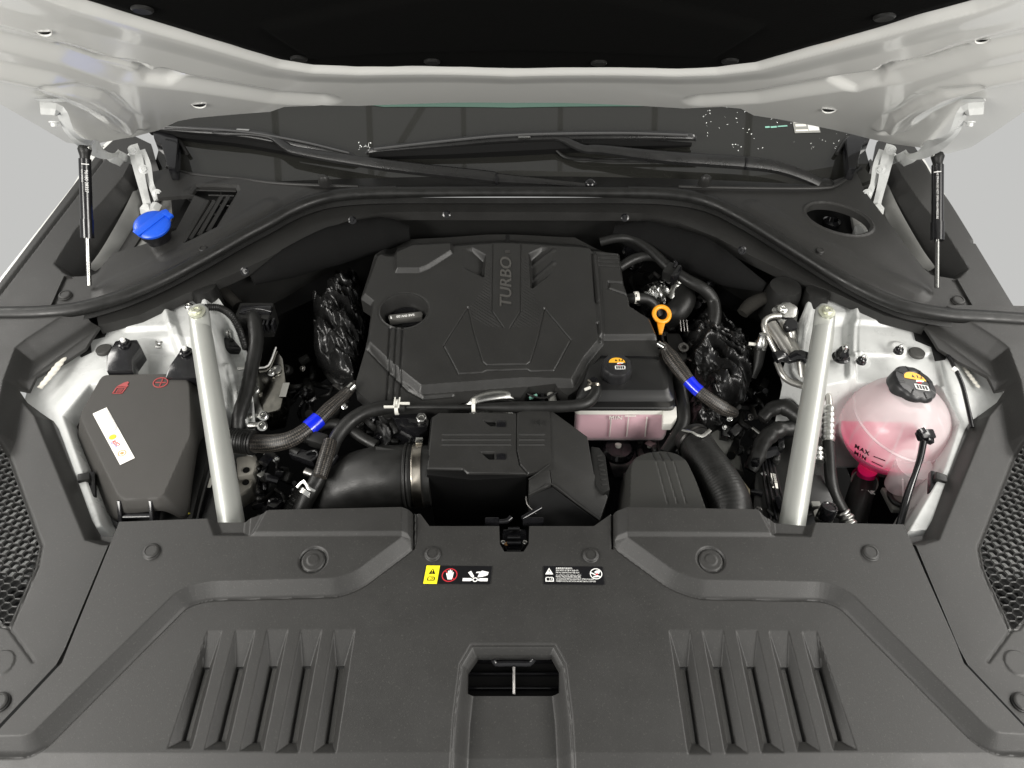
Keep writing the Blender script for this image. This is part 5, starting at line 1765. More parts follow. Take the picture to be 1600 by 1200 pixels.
tbk = thing("tank_bracket", "grey steel bracket with round rubber seat under the coolant tank foot", "bracket", tuple(at(1405, 790, -.14)))
pxprism("bracket_plate", [(1378, 761), (1432, 768), (1436, 780), (1426, 796), (1396, 796)], -.135, .012, GRY, tbk, bevel=.002)
ring("rubber_seat", at(1409, 776, -.128), .020, .005, RUB, tbk, n=32)

# thin vent line with connector
vl = thing("vent_line", "thin glossy black line with a square connector in front of the coolant tank", "pipe", tuple(at(1440, 690, -.03)))
hose("line_tube", [(1443, 690, .012), (1438, 715, .0), (1430, 740, -.015), (1418, 775, -.04), (1404, 826, -.07), (1396, 850, -.09)], [.0055, .0052, .0045, .006, .0058, .0058], PLG, vl, seg=14)
box("connector_body", at(1446, 680, .016), (.026, .016, .016), PLG, vl, rot=(.3, .2, .2), bevel=.003)
box("connector_latch", at(1440, 674, .024), (.014, .010, .008), PLG, vl, rot=(.3, .2, .5), bevel=.002)
box("connector_latch", at(1452, 688, .014), (.012, .010, .010), PLG, vl, rot=(.1, .4, -.2), bevel=.002)
rl = thing("release_cable", "thin black cable clipped along the wing behind the coolant tank", "cable", tuple(at(1500, 620, -.02)))
hose("cable_tube", [(1478, 548, .02), (1490, 572, .02), (1503, 600, .018), (1513, 640, .01), (1519, 668, .0)], .0036, PLG, rl, seg=12)
band("cable_clip", at(1492, 578, .02), (.3, -.6, 0), .004, .008, .0008, WPR, rl, 16)

for lab, px in (("black square clip on the white wing rail behind the coolant tank foot", 1468), ("black square clip on the white wing rail below the lidded box", 132)):
    t = thing("wing_clip", lab, "clip", tuple(at(px, 762, -.03)), "black clips on the white wing rails")
    box("clip_body", at(px, 762, -.030), (.034, .05, .012), PLG, t, rot=(.1, .1, .35 if px < 800 else -.35), bevel=.003)
    box("clip_tongue", at(px, 748, -.020), (.018, .014, .014), PL3, t, rot=(.1, .1, .35 if px < 800 else -.35), bevel=.002)

# studs and plugs on the right tower
for i, (px, py, r, lab) in enumerate(((1313, 556, .012, "black ribbed stud cap beside the silver brace"), (1345, 562, .0075, "small black stud cap behind the round coolant tank"), (1403, 546, .0075, "small black stud cap next to the round rubber plug"))):
    t = thing("tower_stud", lab, "stud cap", tuple(at(px, py, -.02, K)), "stud caps on the right suspension tower")
    p = at(px, py + 4, -.018, K)
    lathe("stud_base", [(r * 1.15, 0), (r * 1.15, .003), (r, .004), (r, .008), (r * .8, .009), (r * .6, .012)] if i else [(r * 1.2, 0), (r * 1.3, .003), (r, .005), (r, .014), (r * .9, .016), (r * .7, .022)], p, PLG, t, 22)
    lathe("stud_tip", [(r * .4, .008), (r * .4, .016 if i else .03), (r * .2, .018 if i else .032)], p, STE, t, 14)

# ================================================================= small square tank with black lid
sk = thing("coolant_tank", "small square tank of pale pink coolant under a black lid behind the filter housing", "coolant tank", tuple(at(975, 660, -.12)))
SZ = -.055
body_t = rounded([tuple(at(x, y, SZ))[:2] for x, y in [(896, 641), (1052, 641), (1046, 566), (915, 566)]], .012)
cen = sum((Vector((x, y, 0)) for x, y in body_t), Vector()) / len(body_t)


def ringz(s, z, dx=0, dy=0):
    return [Vector((cen.x + (x - cen.x) * s + dx, cen.y + (y - cen.y) * s + dy, z)) for x, y in body_t]


def stack(name, rings, m, par, sm=35):
    n = len(rings[0])
    V = [p for r in rings for p in r]
    F = []
    for i in range(len(rings) - 1):
        for j in range(n):
            k_ = (j + 1) % n
            F.append((i * n + j, i * n + k_, (i + 1) * n + k_, (i + 1) * n + j))
    F.append(tuple(reversed(range(n))))
    F.append(tuple(range((len(rings) - 1) * n, len(rings) * n)))
    bm = bmesh.new()
    vs = [bm.verts.new(v) for v in V]
    for f in F:
        bm.faces.new([vs[i] for i in f])
    bmesh.ops.triangulate(bm, faces=[f for f in bm.faces if len(f.verts) > 4])
    return bm_obj(name, bm, m, par, sm)


stack("tank_shell", [ringz(.95, SZ - .082, 0, -.004), ringz(.97, SZ - .074, 0, -.003), ringz(.985, SZ - .006), ringz(1.0, SZ - .004), ringz(1.0, SZ)], TANK2, sk)
stack("liquid", [ringz(.925, SZ - .079, 0, -.004), ringz(.945, SZ - .071, 0, -.003), ringz(.955, SZ - .009)], PINKS, sk)
fy = min(y for x, y in body_t)
for px in (953, 980, 1009):
    sweep("moulded_rib", [atY(px + 2, 652, fy - .0022), atY(px - 1, 682, fy - .0035)], .0012, WPL, sk, seg=6)
mm_ = atY(962, 653, fy - .004)
text("printed_text", "MIN", mm_, (1, 0, 0), (0, .0, 1), .0125, WPL, sk, ext=.0006, space=1.15)
sweep("level_mark", [atY(976, 650, fy - .004), atY(994, 650, fy - .004)], .0009, WPL, sk, seg=6)
stack("tank_rim", [ringz(.992, SZ - .011, 0, -.001), ringz(1.004, SZ - .003), ringz(1.004, SZ + .0005)], WPL, sk)
stack("tank_lid", [ringz(1.035, SZ + .001), ringz(1.035, SZ + .006), ringz(1.0, SZ + .008), ringz(.985, SZ + .022), ringz(.93, SZ + .027, 0, .003), ringz(.86, SZ + .036, 0, .006), ringz(.83, SZ + .037, 0, .007)],
      mat("tank_lid_plastic", (.012, .012, .012), .33, grain=.15), sk)
pxprism("mounting_tab", [(1036, 640), (1057, 634), (1058, 651), (1050, 662), (1036, 662)], SZ + .0, .018, WPL, sk, bevel=.002)
cp2 = at(964, 571, SZ + .062)
big_cap(sk, cp2, .0275, .026, Vector((0, -.1, 1)).normalized())
lathe("hose_fitting", [(.008, 0), (.008, .020), (.006, .022)], at(926, 604, SZ + .03), PLG, sk, 18, (0, -.2, 1))
lathe("under_boss", [(.006, 0), (.006, .008), (.003, .010)], at(966, 694, SZ - .082), WPL, sk, 14, (0, -.4, -.9))
lathe("under_boss", [(.004, 0), (.004, .006), (.002, .008)], at(1015, 694, SZ - .082), WPL, sk, 14, (0, -.4, -.9))
pxprism("support_bracket", [(940, 684), (1040, 684), (1046, 730), (985, 745), (960, 745), (944, 700)], SZ - .098, .01, PLG, sk, bevel=.002)
lathe("support_post", [(.03, -.05), (.03, .0), (.024, .006), (.008, .008)], at(966, 702, SZ - .093), PLG, sk, 28)

# ================================================================= hoses, harnesses and pipes
def hose_thing(name, label, cat, pp, r, m=RUB, extra=None, group=None, **kw):
    t = thing(name, label, cat, tuple(at(*pp[0])), group)
    hose("hose_body" if "hose" in name else "tube_body", pp, r, m, t, **kw)
    return t


t = hose_thing("coolant_hose", "long black coolant hose with two silver clamps in front of the engine cover", "hose",
               [(632, 636, -.028), (600, 637, -.025), (570, 644, -.025), (545, 660, -.03), (525, 685, -.04), (510, 720, -.05), (495, 752, -.06), (474, 790, -.08), (455, 830, -.11)],
               [.0105, .0125, .0125, .0125, .0125, .013, .0135, .0135, .0135], seg=20)
band("hose_clamp", at(620, 636, -.026), (1, .05, 0), .0125, .006, .0014, WPL, t, 24)
for dx in (-.004, .004):
    box("clamp_ear", at(620, 629, -.013) + Vector((dx, 0, 0)), (.0025, .024, .003), WPL, t, bevel=.0006)
for dx, dy in ((-.013, -.004), (.013, .004)):
    box("clamp_tail", at(620, 633, -.013) + Vector((dx, dy, 0)), (.018, .0025, .005), WPL, t, bevel=.0006)
band("spring_clamp", at(480, 772, -.070), (-.5, -.7, -.3), .0145, .008, .0012, STE, t, 24)
sweep("clamp_tab", [at(464, 762, -.05), at(474, 752, -.045), at(482, 762, -.045), at(492, 768, -.05)], .0028, STE, t, seg=6, flat=.4)
t = hose_thing("vacuum_pipe", "slim black pipe with white clamps running along the front of the engine cover", "pipe",
               [(636, 636, -.026), (680, 636, -.022), (735, 636, -.022), (800, 636, -.02), (880, 635, -.018), (915, 630, -.016), (930, 615, -.014), (930, 602, -.012)],
               [.0042, .0042, .0045, .010, .0105, .0105, .0105, .010], seg=18)
band("hose_clamp", at(740, 635, -.021), (1, 0, 0), .0095, .006, .0014, WPL, t, 24)
box("clamp_ear", at(740, 627, -.009), (.006, .010, .004), WPL, t, bevel=.0008)
band("spring_clamp", at(928, 604, -.012), (.1, .9, .3), .0110, .005, .0012, BRS, t, 24)
box("clamp_tail", at(918, 607, -.005), (.012, .004, .004), WPL, t, rot=(0, 0, .5), bevel=.0006)
box("clamp_tail", at(921, 597, -.004), (.004, .010, .004), BRS, t, rot=(0, 0, .5), bevel=.0006)

t = thing("wiring_harness", "braided black wiring sleeve with blue tape crossing behind the coolant hose", "wiring harness", tuple(at(430, 690, -.06)), "braided wiring harnesses with blue tape")
hose("braided_sleeve", [(352, 686, -.06), (385, 691, -.055), (420, 693, -.045), (455, 686, -.035), (488, 664, -.028), (515, 638, -.025), (540, 615, -.028), (556, 598, -.035)],
     [.016, .017, .017, .0155, .0132, .0135, .011, .006], BRAID, t, seg=26, flat=.85)
hose("tape_wrap", [(482, 669, -.0298), (489, 663, -.0282), (498, 655, -.027)], [.0152, .0150, .0150], TAPE, t, seg=24, flat=.90)
hose("corrugated_end", [(340, 686, -.062), (360, 688, -.058), (398, 692, -.052)], [.020, .0205, .021], PL3, t, seg=22, ribs=200, ribamp=.0012, step=.001)
hose("foil_end", [(545, 609, -.022), (552, 602, -.020)], [.0085, .008], STE, t, seg=12)
t = thing("wiring_harness", "braided black wiring sleeve with blue tape right of the small square tank", "wiring harness", tuple(at(1090, 610, -.06)), "braided wiring harnesses with blue tape")
hose("braided_sleeve", [(1036, 538, -.005), (1048, 558, -.005), (1066, 582, -.012), (1084, 604, -.02), (1106, 622, -.03), (1130, 638, -.045), (1150, 646, -.06)],
     [.007, .0145, .0135, .0105, .0118, .013, .008], BRAID, t, seg=26, flat=.9)
hose("tape_wrap", [(1076, 595, -.016), (1084, 604, -.0195), (1093, 612, -.023)], [.0120, .0114, .0118], TAPE, t, seg=24, flat=.95)
hose("foil_end", [(1029, 537, .004), (1039, 543, .004)], [.006, .006], STE, t, seg=12)
t = hose_thing("braided_pipe", "short braided black sleeve over the thin hose beside the intake hose", "pipe", [(516, 690, -.03), (512, 705, -.032), (506, 725, -.036), (500, 745, -.042)], [.0115, .0125, .0125, .0115], BRAID, seg=18)
hose_thing("heater_hose", "black hose looping from behind the engine cover to the right of the dipstick", "hose",
           [(938, 378, .035), (965, 372, .045), (990, 374, .05), (1015, 390, .05), (1045, 418, .04), (1075, 438, .03), (1100, 452, .02), (1114, 470, .0), (1116, 500, -.02), (1104, 535, -.05)],
           [.009, .009, .0095, .0095, .0105, .0115, .012, .0125, .013, .013], seg=20)
hose_thing("heater_hose", "second black hose joining the looping hose at its square clip", "hose",
           [(968, 418, .02), (990, 405, .03), (1012, 400, .035), (1030, 404, .038), (1048, 422, .036)], [.010, .0105, .010, .0095, .009], seg=18)
t = thing("hose_clip", "square black clip holding the two hoses together near the dipstick", "clip", tuple(at(1050, 426, .04)))
box("clip_body", at(1050, 427, .04), (.028, .030, .026), PL3, t, rot=(.2, 0, -.65), bevel=.003)
box("clip_band", at(1056, 430, .046), (.006, .034, .026), PLG, t, rot=(.2, 0, -.65), bevel=.002)
hose("clip_lever", [(1053, 418, .055), (1057, 412, .058), (1054, 408, .06)], .003, PLG, t)
t = hose_thing("breather_hose", "short black hose with a white clamp leaving the engine cover towards the dipstick", "hose",
               [(978, 466, .0), (992, 466, .004), (1010, 467, .0), (1022, 477, -.012), (1028, 492, -.03)], [.0085, .0105, .0105, .011, .011], seg=18)
band("hose_clamp", at(994, 465, .004), (1, .1, 0), .0108, .009, .0012, WPL, t, 22)
slab("clamp_window", [(-.0012, -.003), (.0012, -.003), (.0012, .003), (-.0012, .003)], at(994, 462, .0175), (1, 0, 0), (0, .8, .6), .0004, BPR, t)
box("clamp_ear", at(994, 458, .016), (.004, .004, .005), WPL, t, bevel=.0008)

# dipstick
t = thing("dipstick", "orange ring handle of the oil dipstick beside the engine cover", "dipstick", tuple(at(1033, 520, -.03)))
c = at(1034, 491, .004)
dax = Vector((.1, -.55, .83)).normalized()
ring("pull_ring", c, .0150, .0044, ORG, t, dax, n=40, seg=12, flat=.8)
V0 = at(1026, 502, -.004), at(1040, 503, -.004), at(1035, 521, -.016), at(1030, 521, -.016)
prism("handle_wedge", list(V0), .006, ORG, t, bevel=.001, down=Vector((0, .3, -.95)).normalized())
hose("dipstick_tube", [(1033, 515, -.02), (1036, 540, -.06), (1040, 560, -.1)], .004, STB, t)

# metal pieces of the turbo side
hot = thing("exhaust_manifold", "shiny crumpled heat shield and aluminium outlet behind the dipstick", "heat shield", tuple(at(1020, 460, -.05)))


def crumple(name, pts, z0, amp, sc, seed, m, par, k=0.0, cell=.002, dome=.0, sharp=1.0):
    poly = XY(pts, z0, k)
    cx_, cy_ = np.mean([p[0] for p in poly]), np.mean([p[1] for p in poly])

    def f(X, Y):
        u1 = vnoise(X + .3 * Y, Y, sc, seed, 4)
        rd = 1 - np.abs(2 * vnoise(X * 1.0 + Y * .8, Y * .35 - X * .2, sc, seed + 9, 3) - 1)
        e = np.clip(-sdpoly(X, Y, poly) / .03, 0, 1)
        return z0 + k * Y + amp * (u1 - .5) + amp * sharp * (rd ** 3 - .3) + dome * e ** .5
    return hfield(name, f, poly, cell, m, par, thick=.04, smooth=60)


crumple("heat_shield", [(998, 452), (1010, 443), (1030, 446), (1046, 458), (1052, 470), (1040, 480), (1015, 474), (1003, 470)], -.035, .016, .022, 21, STE, hot, dome=.02)
lathe("outlet_elbow", [(.020, -.03), (.020, .0), (.017, .004), (.015, -.004)], at(1066, 446, -.005), ALU, hot, 28, (.3, .4, .8))
hose("outlet_hose", [(1066, 452, -.01), (1070, 468, -.015), (1058, 486, -.03), (1040, 498, -.05)], [.019, .022, .024, .024], RUB, hot, seg=22)
lathe("round_plug", [(.016, 0), (.016, .004), (.012, .006), (.012, .003), (.004, .003)], at(984, 394, .02), PLG, hot, 28, (0, -.3, 1))

BAG = mat("shiny_black_wrap", (.008, .008, .008), .27, spec=.4, rvar=.05, vscale=30)
t = thing("wrapped_hose", "crumpled glossy black sheeting right of the braided sleeve with blue tape", "wrap", tuple(at(1130, 560, -.08)), "glossy black sheeting on both sides of the engine")
crumple("wrap_sheet", [(1070, 520), (1100, 500), (1135, 505), (1165, 530), (1180, 570), (1165, 620), (1120, 640), (1085, 600), (1070, 560)], -.075, .030, .028, 31, BAG, t, dome=.04, sharp=1.2)
t = thing("wrapped_hose", "crumpled glossy black sheeting left of the engine cover", "wrap", tuple(at(530, 500, -.08)), "glossy black sheeting on both sides of the engine")
crumple("wrap_sheet", [(492, 480), (510, 460), (545, 438), (562, 445), (575, 480), (570, 530), (552, 590), (520, 580), (490, 545)], -.065, .030, .028, 37, BAG, t, dome=.035, sharp=1.2)

# ---- left side: control unit, conduit, brackets
cu = thing("control_unit", "shiny metal clad control unit with bolts beside the left silver brace", "control unit", tuple(at(420, 590, -.08)))
prism("unit_case", at3([(402, 577), (418, 572), (432, 544), (442, 560), (447, 600), (438, 640), (412, 646), (402, 620)], -.045), .05, mat("polished_case", (.34, .33, .30), .16, metal=1.0, var=.2, vscale=40), cu, bevel=.004)
prism("unit_side", at3([(396, 590), (404, 580), (412, 630), (414, 650), (400, 650), (394, 625)], -.05), .04, ALU, cu, bevel=.004)
sweep("case_edge", at3([(402, 575), (419, 571), (431, 543)], -.042), .0018, WPR, cu, seg=6)
lathe("case_port", [(.010, 0), (.010, .002), (.007, .002), (.007, -.004)], at(432, 578, -.043), ALU, cu, 20)
slab("unit_label", [(0, 0), (.012, 0), (.012, .035), (0, .035)], at(436, 620, -.0435), (1, 0, 0), (0, 1, 0), .0004, GRY, cu)
for px, py, r in ((424, 582, .005), (400, 609, .005), (412, 650, .006), (410, 666, .006)):
    bolt("case_bolt", at(px, py, -.04), (.2, -.4, .9), r, .007, STE, cu)
for px, py in ((405, 651), (404, 665)):
    hose("spacer_tube", [(px - 14, py, -.05), (px + 8, py, -.046)], .0065, ALU, cu, seg=16)
hose_thing("wiring_conduit", "thick black taped conduit running down beside the control unit", "conduit", [(396, 488, .02), (399, 510, .018), (400, 540, .005), (392, 580, -.01), (386, 612, -.025), (374, 650, -.04), (372, 690, -.07)],
           [.0125, .0135, .013, .0125, .013, .0125, .012], RUB, seg=18, ribs=60, ribamp=.0005)
hose_thing("ground_cable", "thin black corrugated cable from the left tower bolt to the conduit", "cable", [(300, 482, .035), (325, 480, .04), (345, 482, .04), (362, 494, .035), (374, 515, .02), (384, 545, .005)], [.004, .006, .0065, .0065, .006, .006], RUB, seg=14, ribs=260, ribamp=.0008, step=.001)
t = thing("ground_bolt", "small nickel bolt holding the cable eyelet on the left tower", "bolt", tuple(at(296, 479, .02)))
bolt("bolt_head", at(296, 480, .022), (0, -.2, 1), .0055, .008, STE, t)
lathe("cable_eyelet", [(.009, 0), (.009, .002), (.006, .003)], at(296, 481, .019), STB, t, 18)
t = thing("connector_block", "black connector block with a wire bail behind the left silver brace", "connector", tuple(at(405, 492, .0)))
box("block_body", at(402, 500, .0), (.065, .045, .05), PL3, t, bevel=.004)
box("block_cover", at(400, 486, .024), (.058, .022, .012), PLG, t, bevel=.003)
hose("wire_bail", [(378, 487, .034), (392, 483, .036), (408, 483, .036), (424, 487, .034)], .002, PLG, t)
for x_ in (420, 428, 414):
    box("block_rib", at(x_, 508, .012), (.004, .02, .02), PLG, t, bevel=.001)
t = thing("stud_plate", "black slotted plate with a bright stud on the left tower", "bracket", tuple(at(358, 540, .0)))
pxprism("plate", [(345, 532), (352, 526), (380, 526), (386, 545), (352, 544)], -.02, .02, PLG, t, bevel=.003)
lathe("stud_tip", [(.0045, 0), (.0045, .014), (.002, .016)], at(359, 527, -.015), STE, t, 14)
lathe("spring_post", [(.004, 0), (.004, .02), (.002, .02)], at(372, 576, -.02), ALU, t, 14, (1, 0, .1))

gb_ = thing("gearbox_bracket", "grey cast bracket with two round holes below the braided sleeve", "bracket", tuple(at(385, 730, -.12)))
prism("bracket_body", at3([(368, 714), (398, 708), (402, 716), (396, 740), (384, 742), (370, 745)], -.10), .05, mat("dull_cast_metal", (.46, .44, .39), .5, metal=.3, grain=.4), gb_, bevel=.005)
for px, py in ((385, 735), (384, 754)):
    lathe("round_hole", [(.006, 0), (.006, .0015), (.001, .0015)], at(px, py, -.099 if py < 745 else -.11), DARK, gb_, 18)
prism("bracket_foot", at3([(368, 746), (396, 742), (392, 760), (372, 774)], -.115), .04, MATS["dull_cast_metal"], gb_, bevel=.004)

# inner box side, yellow dot, small label by the left brace
t = thing("relay_box", "tall glossy black box squeezed between the lidded box and the silver brace", "relay box", tuple(at(315, 740, -.16)))
prism("box_case", at3([(322, 690), (345, 690), (352, 830), (290, 830), (300, 780)], -.075), .10, PLG, t, bevel=.004)
slab("box_label", [(0, 0), (.008, 0), (.012, .028), (.004, .028)], at(321, 762, -.0745), (1, 0, 0), (0, 1, 0), .0004, LBL, t)
lathe("yellow_dot", [(.006, 0), (.006, .0008), (.001, .0008)], at(292, 806, -.058), YEL, t, 18, (.2, -.5, .9))

# engine mass and shapes below the covers
em = thing("engine_block", "black engine block and brackets half hidden below the engine cover", "engine", tuple(at(780, 620, -.3)))
prism("block_body", at3([(575, 610), (1030, 600), (1060, 520), (980, 400), (620, 400), (570, 480)], -.14), .25, DARK, em, bevel=.01)
lathe("pulley_cover", [(.040, -.05), (.040, .0), (.036, .004), (.010, .004)], at(640, 672, -.075), PLG, em, 40, (0, -.3, 1))
prism("pump_bracket", at3([(612, 648), (652, 645), (672, 650), (668, 672), (655, 680), (620, 662)], -.05), .03, PLG, em, bevel=.004)
bolt("bracket_bolt", at(659, 655, -.047), (0, -.3, 1), .0085, .009, ALU, em, washer=1.1)
crumple("cast_housing", [(588, 650), (602, 642), (612, 650), (612, 690), (600, 700), (584, 685)], -.075, .02, .02, 44, mat("dark_cast_iron", (.05, .05, .05), .45, metal=.7), em, dome=.02)
lathe("aluminium_pulley", [(.045, -.01), (.045, .0), (.040, .004), (.035, .002), (.01, .002)], at(768, 628, -.065), ALU, em, 48, (0, -.2, 1))
sweep("polished_housing", [at(728, 634, -.045), at(745, 625, -.036), at(768, 619, -.033), at(792, 617, -.036), at(808, 622, -.046)], [.008, .012, .013, .012, .008], ALU, em, flat=.6, seg=20)
crumple("alternator_edge", [(735, 632), (790, 616), (812, 626), (800, 640), (740, 640)], -.06, .01, .02, 45, ALU, em, dome=.012)
hose("sensor_tube", [(845, 600, -.05), (847, 615, -.05), (848, 632, -.05)], .004, PLG, em)
hose("sensor_tube", [(856, 604, -.05), (862, 620, -.052), (866, 636, -.055)], [.006, .008, .006], GRY, em)
box("green_clip", at(833, 620, -.045), (.016, .004, .006), GPR, em, rot=(0, 0, .5), bevel=.001)
hose("sensor_wire", [(812, 606, -.04), (830, 618, -.04), (850, 622, -.045), (872, 612, -.04)], .0022, RUB, em)
prism("mount_arm", at3([(1040, 520), (1062, 520), (1072, 540), (1075, 560), (1060, 566), (1045, 545)], -.05), .04, PL3, em, bevel=.004)
lathe("mount_bush", [(.010, 0), (.010, .006), (.006, .006), (.006, 0)], at(1067, 545, -.045), STB, em, 22, (0, -.3, 1))
for x_ in (1062, 1067, 1072):
    hose("spring_rod", [(x_, 500, -.02), (x_ + 2, 518, -.03)], .0018, STB, em, seg=8)

# gearbox side fittings on the left: connectors and small hoses near the intake hose
t = thing("sensor_connector", "stubby black sensor connector above the intake hose", "connector", tuple(at(490, 690, -.06)), "sensor connectors by the intake hose")
box("connector_body", at(497, 688, -.04), (.034, .022, .022), PL3, t, rot=(.1, 0, -.35), bevel=.004)
hose("connector_neck", [(476, 683, -.038), (486, 684, -.038)], [.010, .011], PL3, t, ribs=300, ribamp=.001, step=.001)
t = thing("sensor_connector", "black bracket shaped connector left of the intake hose", "connector", tuple(at(475, 710, -.06)), "sensor connectors by the intake hose")
box("connector_body", at(476, 714, -.055), (.05, .018, .02), PLG, t, rot=(.1, 0, -.4), bevel=.004)
hose("connector_neck", [(456, 703, -.05), (468, 709, -.05)], [.007, .008], PL3, t)
hose("bail_wire", [(478, 708, -.042), (492, 704, -.04), (497, 712, -.042), (486, 720, -.045)], .0025, PLG, t)
t = thing("sensor_connector", "metal tipped sensor beside the flange of the intake hose", "connector", tuple(at(485, 738, -.08)), "sensor connectors by the intake hose")
hose("sensor_barrel", [(478, 737, -.06), (492, 742, -.06), (505, 748, -.062)], [.008, .007, .009], STB, t, seg=18)
hose("connector_neck", [(505, 735, -.055), (515, 722, -.05), (524, 712, -.05)], [.008, .009, .007], PLG, t)
hose_thing("bypass_hose", "curved black hose passing under the long coolant hose", "hose", [(492, 672, -.045), (508, 664, -.04), (524, 662, -.04), (548, 672, -.045), (566, 684, -.05), (588, 696, -.055)], [.0085, .0095, .0095, .0095, .0095, .0095], seg=16)
hose_thing("radiator_hose", "ribbed black hose disappearing under the front cover left of the intake hose", "hose", [(476, 770, -.09), (466, 790, -.10), (452, 815, -.12), (440, 840, -.14)], [.018, .019, .019, .019], RUB, ribs=260, ribamp=.0012, step=.001, seg=22)
hose_thing("glossy_pipe", "curved glossy rim below the intake hose", "pipe", [(503, 752, -.1), (504, 775, -.11), (512, 795, -.12), (530, 812, -.13)], .006, PLG, seg=12)

# ================================================================= right side: refrigerant pipes, hoses, fuse box
def pipe(label, pp, r, m=None, **kw):
    t = thing("refrigerant_pipe", label, "pipe", tuple(at(*pp[0])), "aluminium refrigerant pipes beside the right brace")
    hose("pipe_tube", pp, r, m or PIPE, t, seg=18, **kw)
    return t


PIPE = mat("dull_aluminium_pipe", (.50, .49, .46), .36, metal=.85, var=.08, vscale=60, grain=.2, gscale=300)
t = pipe("thin bent aluminium pipe looping around the charging valve", [(1220, 494, .03), (1205, 495, .03), (1195, 502, .028), (1195, 515, .02), (1203, 530, .01), (1214, 552, -.005)], .0058)
t = pipe("thick straight aluminium pipe beside the capped valve", [(1205, 508, .026), (1215, 522, .024), (1230, 545, .018), (1240, 560, .014)], .011)
t = pipe("medium aluminium pipe below the black capped valve", [(1222, 505, .025), (1232, 524, .02), (1240, 540, .022), (1250, 560, .02), (1254, 590, .0)], .0075)
t = pipe("lower bent aluminium pipe reaching under the silver brace", [(1214, 566, .012), (1223, 586, .006), (1236, 597, .0), (1262, 605, -.002)], [.0055, .0058, .0058, .006])
t = thing("pipe_flange", "knurled aluminium flange block where the refrigerant pipes meet the firewall", "pipe fitting", tuple(at(1225, 490, .0)))
lathe("flange_block", [(.024, -.02), (.024, .006), (.018, .010), (.018, .018), (.010, .020)], at(1226, 492, .012), ALU, t, 22, (0, -.3, 1), wob=lambda a, i: 1 + .08 * math.sin(5 * a))
bolt("flange_bolt", at(1222, 484, .034), (0, -.3, 1), .006, .008, STE, t)
pxprism("rubber_plate", [(1196, 500), (1210, 474), (1240, 466), (1254, 468), (1246, 500), (1230, 512)], -.01, .006, RUBD, t, bevel=.001)
t = thing("charging_valve", "aluminium charging valve with a black round cap", "valve", tuple(at(1234, 520, .01)))
hose("valve_stem", [(1240, 535, .018), (1237, 522, .028), (1234, 512, .036)], [.0065, .0075, .007], PIPE, t, seg=18)
lathe("valve_cap", [(.011, -.004), (.012, 0), (.0122, .010), (.0105, .012), (.009, .012)], at(1234, 511, .036), PLG, t, 26, (0, -.35, .95))
t = thing("pressure_sensor", "chromed pressure sensor with a tiny side nipple left of the pipes", "sensor", tuple(at(1188, 540, -.01)))
lathe("sensor_body", [(.011, -.016), (.012, -.004), (.012, .004), (.008, .010), (.007, .022), (.004, .023)], at(1189, 538, .0), STE, t, 24, (.0, .25, 1))
hose("side_nipple", [(1170, 537, .0), (1181, 538, .0)], .0032, WPL, t)
hose("sensor_plug", [(1188, 548, -.01), (1184, 570, -.03), (1176, 590, -.05)], [.010, .009, .006], PL3, t)
t = thing("pipe_clamp", "glossy black moulded clamp bridging the aluminium pipes", "clamp", tuple(at(1235, 562, -.01)))
hose("clamp_body", [(1211, 559, .026), (1222, 556, .028), (1232, 562, .022), (1244, 556, .028), (1258, 558, .028), (1264, 566, .024)], [.012, .011, .008, .011, .011, .009], PLG, t, flat=.8, seg=16)
t = hose_thing("refrigerant_hose", "black hose with silver crimped ferrules to the right of the silver brace", "hose", [(1294, 690, -.035), (1296, 715, -.045), (1298, 745, -.06), (1304, 772, -.08), (1318, 800, -.1), (1330, 822, -.11)], [.0095, .0095, .0098, .0098, .0098, .0098], seg=20)
hose("bent_pipe", [(1286, 612, -.02), (1294, 618, -.02), (1296, 632, -.022), (1296, 646, -.026)], .0055, PIPE, t, seg=16)
hose("crimp_ferrule", [(1295, 640, -.024), (1295, 646, -.024), (1294, 692, -.036)], [.0095, .0108, .0105], ALU, t, seg=24, ribs=90, ribamp=.0008, step=.001)
hose("crimp_ferrule", [(1316, 800, -.098), (1324, 812, -.104), (1334, 834, -.112)], [.0115, .0118, .0115], ALU, t, seg=24, ribs=100, ribamp=.0012, step=.001)
hose("second_ferrule", [(1278, 700, -.04), (1279, 722, -.046)], [.008, .0085], ALU, t, seg=20, ribs=120, ribamp=.0012, step=.001)
t = thing("charging_valve", "round black valve cap with white ring at the foot of the silver brace", "valve", tuple(at(1292, 815, -.08)))
lathe("valve_cap", [(.0135, -.010), (.0135, .006), (.0125, .010), (.010, .0105), (.009, .009), (.002, .009)], at(1293, 799, -.058), PLG, t, 30, (.15, .25, .95))
lathe("valve_ring", [(.013, -.022), (.0135, -.018), (.0135, -.012), (.010, -.012)], at(1293, 799, -.058), STE, t, 30, (.15, .25, .95))
hose("valve_pipe", [(1262, 790, -.09), (1274, 792, -.085), (1280, 804, -.085), (1284, 818, -.09)], .0075, WPL, t, seg=16)
hose("valve_pipe", [(1232, 802, -.09), (1222, 806, -.09), (1212, 822, -.1)], .0075, WPL, t, seg=16)

